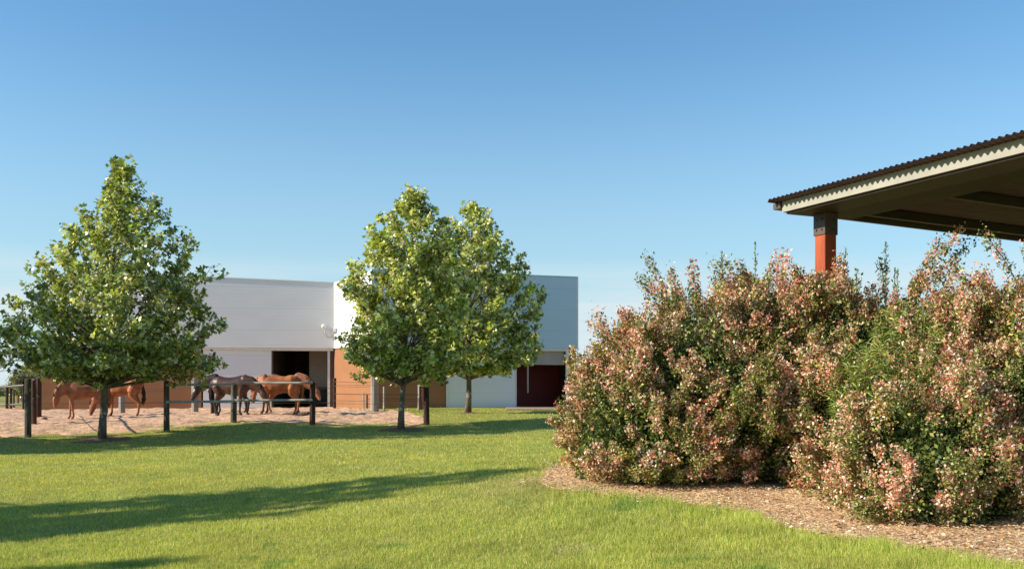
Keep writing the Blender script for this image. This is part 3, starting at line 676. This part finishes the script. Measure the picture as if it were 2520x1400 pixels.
BZ = .83                       # ground level at the building
sb = empty('stable_building', (-8.58, 48, BZ)); tag(sb, 'long white and terracotta stable building with open doors behind the paddock', 'building')
def wall_box(name, m, p0, p1, thick, z0, z1, z1b=None, off=0.0, parent=None, bevel=0.0, z0b=None):
    """a slab standing along the ground line p0-p1, front face offset by `off` towards the camera side; z are metres above the base"""
    a = Vector((p0[0], p0[1], 0)); b = Vector((p1[0], p1[1], 0)); t = (b - a).normalized(); nrm = Vector((t.y, -t.x, 0))
    o = Vector((-8.58, 48, 0)); f0 = a + nrm * off - o; f1 = b + nrm * off - o; g0 = f0 - nrm * thick; g1 = f1 - nrm * thick
    z1b = z1 if z1b is None else z1b; z0b = z0 if z0b is None else z0b
    vs = [(f0.x,f0.y,z0),(f1.x,f1.y,z0b),(g1.x,g1.y,z0b),(g0.x,g0.y,z0),(f0.x,f0.y,z1),(f1.x,f1.y,z1b),(g1.x,g1.y,z1b),(g0.x,g0.y,z1)]
    mb = MB(); mb.add(vs, [(0,3,2,1),(4,5,6,7),(0,1,5,4),(1,2,6,5),(2,3,7,6),(3,0,4,7)])
    return mb.build(name, m, parent or sb, bevel=bevel)
def X48(px): return (px - CX) / F * 48
dl = Vector((math.cos(R(9)), math.sin(R(9)))); LB = (-8.58, 48.0)
def lp(px):                      # point on the left wing's front line at a surveyed column
    k = (px - CX) / F; s = (k * LB[1] - LB[0]) / (dl.x - k * dl.y); return (LB[0] + dl.x * s, LB[1] + dl.y * s)
LA = lp(100); LU = lp(190); ZL = 5.62; CB = (-6.41, 45.5)
dv = Vector((math.cos(R(17)), math.sin(R(17)))); RE = (CB[0] + dv.x * 10.01, CB[1] + dv.y * 10.01)
def rp(px):                      # point on the right wing's front line at a surveyed column
    k = (px - CX) / F; s = (k * CB[1] - CB[0]) / (dv.x - k * dv.y); return (CB[0] + dv.x * s, CB[1] + dv.y * s)
ZS = 3.72 - BZ                    # underside of the upper cladding above the base
zt = lambda z: z + ZC - BZ        # height above the camera -> height above the base
# upper cladding
wall_box('upper_wall', M['clad'], LU, LB, .30, ZS, zt(ZL), zt(5.29), off=.18)
wall_box('upper_wall', M['clad'], (LB[0] + .02, LB[1] - .19), CB, .25, ZS, zt(5.31), zt(5.63), off=0.0)
wall_box('upper_wall', M['clad_shade'], CB, RE, .30, ZS, zt(5.63), off=.0)
# white ledges under the cladding and coping above it
wall_box('ledge', M['trim'], LA, (LB[0] - .03, LB[1] - .004), .42, ZS - .12, ZS - .004, off=.12)
wall_box('ledge', M['trim'], rp(922), (RE[0] - .15, RE[1] - .05), .42, ZS - .12, ZS - .004, off=-.06)
wall_box('coping', M['trim'], LU, (LB[0] - .03, LB[1] - .004), .36, zt(ZL) + .003, zt(ZL) + .05, zt(5.29) + .05, off=.21, z0b=zt(5.29) + .003)
wall_box('coping', M['clad_shade'], CB, RE, .36, zt(5.63) + .003, zt(5.63) + .05, off=.03)
wall_box('corner_trim', M['trim'], (RE[0] - .02, RE[1] - .006), (RE[0] + .06, RE[1] + .018), .3, ZS, zt(5.63) + .05, off=.01)
wall_box('corner_trim', M['trim'], lp(818), lp(822.5), .03, ZS, zt(5.29), off=.20)
# lower walls, left wing
wall_box('lower_wall', M['render'], LA, lp(495), .25, -.3, ZS - .125)
wall_box('sliding_door', M['door'], lp(500), lp(668), .08, .04, ZS - .125, off=.02)
wall_box('door_jamb', M['steel'], lp(668.5), lp(672), .2, 0, ZS - .125)
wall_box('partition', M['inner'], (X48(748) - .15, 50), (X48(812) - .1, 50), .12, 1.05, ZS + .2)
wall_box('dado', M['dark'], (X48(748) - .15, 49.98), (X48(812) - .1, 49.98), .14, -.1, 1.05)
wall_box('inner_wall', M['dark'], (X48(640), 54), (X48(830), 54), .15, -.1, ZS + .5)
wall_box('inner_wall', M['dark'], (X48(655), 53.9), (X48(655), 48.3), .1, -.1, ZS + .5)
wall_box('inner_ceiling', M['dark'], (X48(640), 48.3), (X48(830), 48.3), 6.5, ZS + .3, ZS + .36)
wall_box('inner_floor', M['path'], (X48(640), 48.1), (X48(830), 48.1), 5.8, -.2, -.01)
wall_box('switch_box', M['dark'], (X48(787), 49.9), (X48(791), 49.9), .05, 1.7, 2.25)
wall_box('door_jamb', M['trim'], lp(806), lp(812), .12, 0, ZS - .125)
wall_box('door_post', M['brick'], lp(812.5), lp(821), .2, 0, ZS - .125)
# angled sunlit wall
wall_box('lower_wall', M['render'], (LB[0] + .02, LB[1] - .12), (CB[0] - .05, CB[1] + .06), .2, -.3, ZS - .004, off=-.02)
# right wing
wall_box('lower_wall', M['render'], (CB[0], CB[1] + .02), rp(1097), .25, -.3, ZS - .125, off=-.04)
wall_box('door_trim', M['trim'], rp(1098), rp(1105), .10, -.05, ZS - .125, off=.02)
wall_box('sliding_door', M['door'], rp(1105.5), rp(1268), .08, .04, ZS - .125, off=0)
wall_box('door_trim', M['trim'], rp(1268.3), rp(1271), .10, -.05, ZS - .125, off=.02)
a_, b_ = rp(1271.5), rp(1404)
nb = Vector((dv.y, -dv.x))
back = lambda p, s: (p[0] - nb.x * s, p[1] - nb.y * s)
wall_box('red_wall', M['redclad'], back(rp(1262), 2.2), back(rp(1440), 2.2), .1, -.1, ZS)
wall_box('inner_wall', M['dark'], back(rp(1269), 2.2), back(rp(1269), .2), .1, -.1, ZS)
wall_box('porch_floor', M['path'], back(rp(1262), .02), back(rp(1440), .02), 2.3, -.2, -.01)
wall_box('lintel_panel', M['inner'], rp(1272), rp(1393), .08, ZS - .78, ZS - .125, off=-.25)
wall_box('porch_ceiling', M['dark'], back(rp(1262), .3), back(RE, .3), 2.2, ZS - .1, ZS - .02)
wall_box('downpipe', M['inner'], rp(1303), rp(1306.5), .06, .75, ZS - .79, off=-.35)
wall_box('door_trim', M['trim'], rp(1394), rp(1401), .12, 0, ZS - .125, off=-.03)
wall_box('corner_pier', M['brick'], rp(1401.5), rp(1415), .35, -.2, ZS - .125, off=-.05)
# body and roof behind the facades
LBk = (LB[0] + 5, 58)
mb = MB(); o_ = Vector((-8.58, 48, 0))
for poly, z0, z1 in (([(LU[0]+.1, LU[1]+.25), (LB[0]-.35, 48.25), (LB[0]-.35, 60), (LU[0]+.1, 60)], ZS + .6, zt(5.0)), ([(LB[0]+.5, 48.3), (CB[0]+.6, CB[1]+.75), (RE[0]-.2, RE[1]+.45), (RE[0]-3.4, RE[1]+11), (LB[0]-.3, 60), (LB[0]-.3, 48.7)], ZS + .6, zt(5.1))):
    k = len(poly); vs = [(x - o_.x, y - o_.y, z) for z in (z0, z1) for x, y in poly]
    mb.add(vs, [tuple(range(k))[::-1], tuple(range(k, 2*k))] + [(i, (i+1) % k, k + (i+1) % k, k + i) for i in range(k)])
mb.add([(x - o_.x, y - o_.y, z) for z in (ZS + .003, ZS + .2) for x, y in ((LA[0]-.1, LA[1]-.1), (LU[0]-.01, LU[1]-.1), (LU[0]-.01, 60), (LA[0]-.1, 60))], [(3,2,1,0),(4,5,6,7),(0,1,5,4),(1,2,6,5),(2,3,7,6),(3,0,4,7)])
mb.build('roof', M['flatroof'], sb)
wall_box('side_wall', M['render'], (LA[0] + .01, 60), (LA[0] + .01, LA[1] + .28), .2, -.3, ZS + .1, off=0)
wall_box('side_wall', M['brick'], (RE[0] - .02, RE[1] + .36), (RE[0] - 3.3, RE[1] + 11), .2, -.3, zt(5.5), off=0)
wall_box('rear_wall', M['render'], (RE[0] - 3.2, 60), (LA[0], 60), .2, -.3, zt(5.2), off=0)
# lamp on the wall with its conduit
lc = P(797, 803, 47.7)
lamp = empty('wall_lamp', lc); tag(lamp, 'small round white lamp with curved conduit on the stable wall above the horses', 'lamp')
MB().ell((0, 0, 0), (.11, .13, .10)).build('lamp_head', M['trim'], lamp, smooth=True)
MB().tube([(0, .1, .02), (0, .13, .02)], .13, 14).build('backplate', M['inner'], lamp)
q = [P(799, 812, 47.72) - lc, P(801, 822, 47.72) - lc, P(806, 829, 47.72) - lc, P(813, 829, 47.72) - lc, P(819, 822, 47.72) - lc, P(823, 812, 47.62) - lc]
MB().tube(q, .022, 8).build('conduit', M['inner'], lamp, smooth=True)
MB().box((-.07, -.05, -.09), (.07, .05, .09), Matrix.Translation(P(824, 812, 47.62) - lc)).build('junction_box', M['trim'], lamp, bevel=.01)

# ------------------------------------------------------------------ fences
def post_mb(h, r, seed, lean=0.0):
    random.seed(seed); mb = MB()
    mb.tube([(0, 0, -.2), (lean * .3, 0, h * .35), (lean * .7, 0, h * .75), (lean, 0, h - .02), (lean, 0, h)], [r * 1.05, r, r * .97, r * .94, r * .8], 12, jitter=.05)
    return mb
def sub(name, mb, m, root, loc):
    o = mb.build(name, m, root, smooth=False); o.location = loc - root.location; return o
FP = {}
def fence(root, posts):
    for px, top, base, d, w, m in posts:
        g = ground_at(px, d); zt_ = ZC - (top - HY) / F * d; FP[(px)] = (g, d)
        sub('post', post_mb(zt_ - g.z, w / 2 * d / F, int(px * 7 + d), random.uniform(-.02, .02)), M[m], root, g)
def rail(root, a, b, r, m='rail', sag=0.0, name='rail', n=8):
    A_ = P(*a); B_ = P(*b); mb = MB(); pts = []
    for i in range(n + 1):
        t = i / n; p = A_.lerp(B_, t); p.z -= sag * 4 * t * (1 - t); pts.append(p - root.location)
    mb.tube(pts, r, 8 if r > .02 else 5, jitter=.04 if r > .02 else 0); mb.build(name, M[m], root, smooth=False)
g0 = ground_at(575, 34)
ff_ = empty('paddock_fence', g0); tag(ff_, 'nearest paddock fence of dark round posts with two pale rails', 'fence')
fence(ff_, [(69,932,1075,30.6,16,'post'),(410,936,1060,31.6,14,'post'),(575,943,1040,34,15,'post'),(769,940,1045,33.6,14,'darkpost'),(1050,930,1043,34.5,14,'darkpost')])
for (a, b) in (((410,947,31.5),(575,945,33.85)), ((410,989,31.5),(575,987,33.85)), ((575,942,33.8),(769,942,33.45)), ((575,985,33.8),(769,984,33.45))): rail(ff_, a, b, .041)
for y0 in (944, 966, 990): rail(ff_, (769, y0, 33.6), (1050, y0 + 2, 34.5), .0045, 'wire', .04, 'wire')
for y0 in (965, 992): rail(ff_, (69, y0, 30.6), (410, y0 - 3, 31.6), .0045, 'wire', .03, 'wire')
sf = empty('side_fence', ground_at(88, 33.5)); tag(sf, 'dark reddish posts of the fence running back from the left corner post', 'fence')
fence(sf, [(84,930,1040,34.5,12,'darkpost'),(95,929,1027,38,13,'darkpost')])
rail(sf, (69,940,30.7), (97,927,38), .03); rail(sf, (69,984,30.7), (97,975,38), .012, 'wire')
bf_ = empty('rear_fence', ground_at(480, 41)); tag(bf_, 'rear paddock fence of thick grey posts and thin wires along the stable wall', 'fence')
fence(bf_, [(300,935,1017,41,15,'greypost'),(480,930,1017,41,17,'greypost'),(523,930,1022,39,9,'darkpost'),(823,930,1005,45.5,8,'darkpost'),(895,966,1008,44,4,'rail'),(922,924,1015,42,20,'greypost'),(945,951,1008,44,5,'rail'),(1030,978,1005,44.2,4,'rail')])
for y0 in (939, 950, 969, 985): rail(bf_, (823, y0, 45.4), (922, y0 + 1, 42), .012, 'wire', .02, 'wire')
for y0 in (970, 980, 985): rail(bf_, (922, y0, 42), (1030, y0 + 1, 44.2), .012, 'wire', .01, 'wire')
for y0 in (955, 990): rail(bf_, (300, y0, 41), (480, y0, 41), .012, 'wire', .02, 'wire'); rail(bf_, (480, y0, 41), (823, y0, 45.4), .01, 'wire', .03, 'wire')
lf = empty('left_fence', ground_at(25, 46)); tag(lf, 'grey railed fence at the left edge behind the sand', 'fence')
fence(lf, [(-60,955,1008,47,7,'post'),(17,953,1007,46,7,'darkpost'),(27,955,1005,46.5,6,'darkpost'),(34,960,1004,47,5,'post'),(58,948,998,46,6,'darkpost')])
rail(lf, (-60,957,46), (58,948,46), .045); rail(lf, (-60,999,46), (58,994,46), .045)
# box with a pale frame on the wall behind the end post
g = ground_at(1037, 44.3); fb = empty('feed_box', g); tag(fb, 'small reddish box with pale frame standing by the terracotta wall', 'box')
MB().box((-.13, -.1, 0), (.13, .1, 1.05)).build('box', mat('feed_box_mat', (.20,.07,.055), (.15,.05,.04), .7), fb, bevel=.01)
MB().box((-.16, -.13, 1.052), (.16, .13, 1.12)).box((-.15, -.12, .45), (-.09, -.102, 1.05)).build('frame', M['trim'], fb)

# far white rails and an olive-coloured tree beyond the left fence
wf = empty('white_fence', (-40, 90, .87)); tag(wf, 'distant white rail fence in the green field at the left edge', 'fence')
for i in range(14): MB().box((-.06, -.06, 0), (.06, .06, 1.3), Matrix.Translation((i * 2.4 - 14, 0, 0))).build('post', M['trim'], wf)
for z in (.75, 1.2): MB().box((-14, -.09, z), (17.2, -.065, z + .13)).build('rail', M['trim'], wf)
def far_tree(px, top, base, d, half, seed, label, cols):
    rng = np.random.RandomState(seed); x = at(px, d); g = tz(x, d); root = empty('olive_tree', (x, d, g)); tag(root, label, 'tree')
    h = ZC - (top - HY) / F * d - g; w = half / F * d
    mb = MB(); mb.tube([(0,0,-.1),(.05,0,h*.35),(0,0,h*.7)], [.14,.1,.04], 8)
    for i in range(9):
        a = i * 2.4; mb.tube([(.03,0,h*.3), (math.cos(a)*w*.5, math.sin(a)*w*.5, h*.55), (math.cos(a)*w*.8, math.sin(a)*w*.8, h*(.6+.03*i))], [.05,.03,.01], 5)
    mb.build('trunk', M['bark'], root, smooth=True)
    cc = unit(rng.randn(70, 3)) * rng.rand(70, 1) ** .4 * np.array([w, w, h * .38]) + np.array([0, 0, h * .62]); n = 14000
    Pp = cc[rng.randint(0, 70, n)] + rng.randn(n, 3) * np.array([w, w, h * .4]) * .13; L = .07 + .06 * rng.rand(n)
    link('crown', leaves('crown', Pp, unit(rng.randn(n, 3)), unit(rng.randn(n, 3) + np.array([0, 0, .8])), L, L * .6, palette(rng, n, cols, [1] * len(cols), .15)), M['leaf'], root)
OL = [(.22,.24,.15),(.16,.18,.10),(.28,.30,.20),(.09,.11,.06)]
far_tree(66, 912, 990, 54, 46, 401, 'pale olive-green tree behind the fence at the left edge', OL)
far_tree(-30, 945, 985, 90, 70, 402, 'distant grey-green tree beyond the field, outside the left edge', OL)

# ------------------------------------------------------------------ horses
def hmat(name, c1, c2, leg, z0=.55, z1=.75, rough=.62):
    m = mat(name, c1, c2, rough, 3.5, 4, spec=.45); L = m.node_tree.links; b = m.node_tree.nodes['Principled BSDF']
    t = node(m, 'ShaderNodeTexCoord'); s = node(m, 'ShaderNodeSeparateXYZ'); L.new(t.outputs['Object'], s.inputs[0])
    r = node(m, 'ShaderNodeMapRange'); r.inputs[1].default_value = z1; r.inputs[2].default_value = z0; L.new(s.outputs['Z'], r.inputs[0])
    src = b.inputs['Base Color'].links[0].from_socket; x = node(m, 'ShaderNodeMix', data_type='RGBA')
    L.new(r.outputs[0], x.inputs['Factor']); L.new(src, x.inputs['A']); x.inputs['B'].default_value = (*leg, 1); L.new(x.outputs['Result'], b.inputs['Base Color'])
    return m
M['chest'] = hmat('chestnut_coat_mat', (.44,.155,.05), (.25,.075,.025), (.20,.085,.045), .1, .5)
M['chest2'] = hmat('red_chestnut_coat_mat', (.38,.14,.065), (.22,.075,.035), (.30,.13,.07), .1, .5)
M['bay'] = hmat('bay_coat_mat', (.10,.038,.022), (.045,.02,.015), (.018,.014,.012), .35, .8, .45)
M['dbay'] = hmat('dark_bay_coat_mat', (.045,.024,.018), (.03,.018,.014), (.02,.015,.013), .35, .8, .38)
M['mane_c'] = mat('chestnut_mane_mat', (.30,.12,.05), (.2,.08,.03), .7); M['mane_b'] = mat('black_mane_mat', (.02,.016,.014), (.03,.022,.02), .6)

def loft(mb, pts, n=14):
    """pts: (x, y, z, half width, half height) - an oval body along x/z"""
    vs = []; k = len(pts)
    for i, (x, y, z, w, h) in enumerate(pts):
        a = Vector(pts[max(i-1, 0)][:3]); b = Vector(pts[min(i+1, k-1)][:3]); t = (b - a).normalized()
        s = t.cross(Vector((0, 0, 1)));
        if s.length < .15: s = Vector((0, -1, 0))
        s.normalize(); u = s.cross(t).normalized()
        for q in range(n):
            an = 2 * math.pi * q / n; vs.append(Vector((x, y, z)) + s * math.cos(an) * w + u * math.sin(an) * h)
    fs = [(i*n+q, i*n+(q+1) % n, (i+1)*n+(q+1) % n, (i+1)*n+q) for i in range(k-1) for q in range(n)]
    fs += [tuple(range(n))[::-1], tuple((k-1)*n+q for q in range(n))]
    mb.add(vs, fs)
    for p in (pts[0], pts[-1]): mb.ell(p[:3], (p[3], p[3], p[4]), 10, 8)

def make_horse(loc, heading, coat, mane, label, neck='low', legs=(0, 0, 0, 0), scale=1.0, turn=0.0):
    root = empty('horse', loc, heading); root.scale = (scale,) * 3; tag(root, label, 'horse', 'horses standing in the paddock')
    mb = MB()
    loft(mb, [(-.80,0,1.24,.13,.18),(-.70,0,1.26,.23,.27),(-.52,0,1.26,.29,.32),(-.28,0,1.20,.29,.31),(0,0,1.14,.31,.345),(.25,0,1.13,.30,.37),(.45,0,1.17,.26,.36),(.60,0,1.19,.22,.30),(.72,0,1.20,.14,.20)])
    mb.ell((.42, 0, 1.42), (.22, .08, .12)); mb.ell((-.48, 0, 1.44), (.25, .16, .12))
    if neck == 'graze': nk = [(.55,0,1.28),(.85,turn*.3,1.10),(1.08,turn*.7,.80),(1.20,turn,.52)]; hd = [(1.20,turn,.52),(1.24,turn,.36),(1.30,turn*1.05,.18),(1.33,turn*1.1,.07)]
    elif neck == 'low': nk = [(.55,0,1.30),(.85,turn*.3,1.28),(1.10,turn*.7,1.14),(1.28,turn,1.00)]; hd = [(1.28,turn,1.00),(1.36,turn*1.05,.84),(1.45,turn*1.15,.66),(1.50,turn*1.2,.56)]
    elif neck == 'tuck': nk = [(.55,0,1.28),(.78,turn*.4,1.22),(.92,turn*.8,1.06),(.98,turn,.94)]; hd = [(.98,turn,.94),(1.01,turn*1.1,.78),(1.03,turn*1.2,.60),(1.03,turn*1.22,.50)]
    else: nk = [(.52,0,1.32),(.80,turn*.3,1.50),(1.02,turn*.7,1.66),(1.15,turn,1.76)]; hd = [(1.15,turn,1.76),(1.30,turn*1.1,1.66),(1.50,turn*1.3,1.50),(1.60,turn*1.4,1.42)]
    loft(mb, [(*p, w, h) for p, w, h in zip(nk, (.18,.13,.10,.085), (.33,.26,.20,.155))], 12)
    loft(mb, [(*p, w, h) for p, w, h in zip(hd, (.09,.105,.07,.062), (.13,.15,.10,.08))], 10)
    hp = Vector(hd[0])
    for s in (-1, 1): mb.tube([hp + Vector((-.02, s*.05, .06)), hp + Vector((-.04, s*.075, .14)), hp + Vector((-.02, s*.07, .21))], [.035,.035,.012], 6)
    for i, s in enumerate((-1, 1)):
        f = legs[i]; b = legs[2 + i]
        mb.tube([(.50, s*.12, 1.12), (.47+f*.1, s*.15, .90), (.48+f*.35, s*.14, .70), (.49+f*.6, s*.135, .47), (.49+f*.85, s*.13, .28), (.49+f, s*.13, .14), (.55+f, s*.13, .05)], [.15,.115,.075,.062,.042,.05,.05], 10)
        mb.tube([(.53+f, s*.13, .075), (.57+f, s*.13, 0)], [.055,.068], 10)
        mb.tube([(-.58, s*.13, 1.18), (-.50+b*.1, s*.15, .98), (-.48+b*.3, s*.155, .82), (-.62+b*.5, s*.145, .64), (-.74+b*.7, s*.135, .50), (-.70+b*.9, s*.13, .30), (-.68+b, s*.13, .14), (-.62+b, s*.13, .05)], [.21,.19,.135,.085,.068,.045,.052,.05], 10)
        mb.tube([(-.64+b, s*.13, .075), (-.60+b, s*.13, 0)], [.055,.068], 10)
    me = bpy.data.meshes.new('body_raw'); me.from_pydata(mb.v, [], mb.f); me.validate()
    bm = bmesh.new(); bm.from_mesh(me); bmesh.ops.recalc_face_normals(bm, faces=bm.faces); bm.to_mesh(me); bm.free()
    tmp = bpy.data.objects.new('tmp', me); COL.objects.link(tmp)
    rmod = tmp.modifiers.new('r', 'REMESH'); rmod.mode = 'VOXEL'; rmod.voxel_size = .024
    sm = tmp.modifiers.new('s', 'SMOOTH'); sm.factor = .5; sm.iterations = 5
    dg = bpy.context.evaluated_depsgraph_get(); dg.update(); bme = bpy.data.meshes.new_from_object(tmp.evaluated_get(dg)); bpy.data.objects.remove(tmp)
    bme.name = 'body'; link('body', bme, coat, root, smooth=True)
    # mane, forelock and tail
    mn = MB(); rnd = random.Random(int(loc[0] * 100))
    mn.tube([Vector(p) + Vector((-(Vector(nk[min(i+1,3)])-Vector(nk[max(i-1,0)])).normalized().z, 0, (Vector(nk[min(i+1,3)])-Vector(nk[max(i-1,0)])).normalized().x)) * (h - .02) for i, (p, h) in enumerate(zip(nk, (.33,.26,.20,.155)))], .028, 6)
    for i in range(90):
        t = rnd.random(); seg = min(int(t * 3), 2); a = Vector(nk[seg]).lerp(Vector(nk[seg+1]), t * 3 - seg); hh = np.interp(t, [0, .33, .66, 1], [.32,.25,.19,.15])
        tt_ = (Vector(nk[seg+1]) - Vector(nk[seg])).normalized(); up = Vector((0, 1, 0)).cross(tt_) * -1; up = up if up.z > 0 or up.x < 0 else -up
        up = (Vector((-tt_.z, 0, tt_.x))).normalized()
        p = a + up * (hh - .015); side = rnd.choice((-1, -1, 1)); e = p + Vector((rnd.gauss(0, .02), side * rnd.uniform(.05, .12), -rnd.uniform(.08, .17)))
        mn.tube([p + Vector((0, 0, -.01)), p.lerp(e, .4) + up * .025 + Vector((0, side * .03, 0)), e], [.016,.014,.004], 5)
    mn.build('mane', mane, root, smooth=True)
    tl = MB()
    for i in range(22):
        j = lambda s: Vector((rnd.gauss(0, s), rnd.gauss(0, s), 0))
        tl.tube([Vector((-.80, 0, 1.36)), Vector((-.90, 0, 1.22)) + j(.015), Vector((-.93, 0, .95)) + j(.035), Vector((-.90, 0, .68)) + j(.04), Vector((-.88, 0, .48 + rnd.uniform(-.06, .08))) + j(.03)], [.02,.022,.022,.016,.004], 5)
    tl.build('tail', mane, root, smooth=True)
    return root
def hp_(px, d): g = ground_at(px, d); return Vector((g.x, g.y, g.z + .02))
PI = math.pi
make_horse(hp_(208, 36.5), PI + .35, M['chest2'], M['mane_c'], 'chestnut horse furthest left behind the left tree, lowering its head', 'tuck', (.05,-.10,.02,-.12), .92, turn=.25)
make_horse(hp_(300, 38.5), PI - .10, M['chest'], M['mane_b'], 'chestnut horse with dark tail just right of the left tree trunk', 'graze', (0,.08,.05,-.08), .95)
make_horse(hp_(566, 38.6), PI + .10, M['dbay'], M['mane_b'], 'near-black horse facing left, its head beside the thick grey post', 'low', (.04,-.12,.08,-.06), .95)
make_horse(hp_(570, 36.9), -.20, M['bay'], M['mane_b'], 'dark bay horse facing right, its lowered head overlapping the orange chestnut', 'low', (-.08,.10,.1,-.1), .93)
make_horse(hp_(686, 37.6), PI + .12, M['chest'], M['mane_c'], 'bright orange chestnut horse broadside behind the pale rails', 'tuck', (-.04,.10,.06,-.08), .95, turn=-.3)
make_horse(hp_(702, 39.4), -.22, M['chest2'], M['mane_c'], 'chestnut horse with lowered head nearest the open stable door', 'low', (.1,-.05,.05,-.1), .97)
make_horse(hp_(50, 56), PI / 2 + .5, M['chest'], M['mane_c'], 'distant chestnut horse behind the railed fence at the left edge', 'low', (0,.1,.05,-.08), .95)

# dung and clods on the sand
def clod(px, d, seed, label):
    g = ground_at(px, d); rng = random.Random(seed); mb = MB()
    for i in range(9): mb.ell((rng.gauss(0, .05), rng.gauss(0, .04), rng.uniform(.02, .06)), (rng.uniform(.04, .07),) * 3, 8, 6)
    o = mb.build('dung_pile', mat('dung_mat', (.10,.06,.035), (.07,.045,.03), .95), None, smooth=True); o.location = g + Vector((0, 0, .02)); tag(o, label, 'dung', 'dung piles on the sand')
clod(748, 36.8, 1, 'dark dung pile right of the orange chestnut horse, the larger of two'); clod(762, 37.4, 2, 'dark dung pile on the sand nearest the rail end post')
clod(112, 36.2, 3, 'dark dung pile on the sand right of the left corner posts')
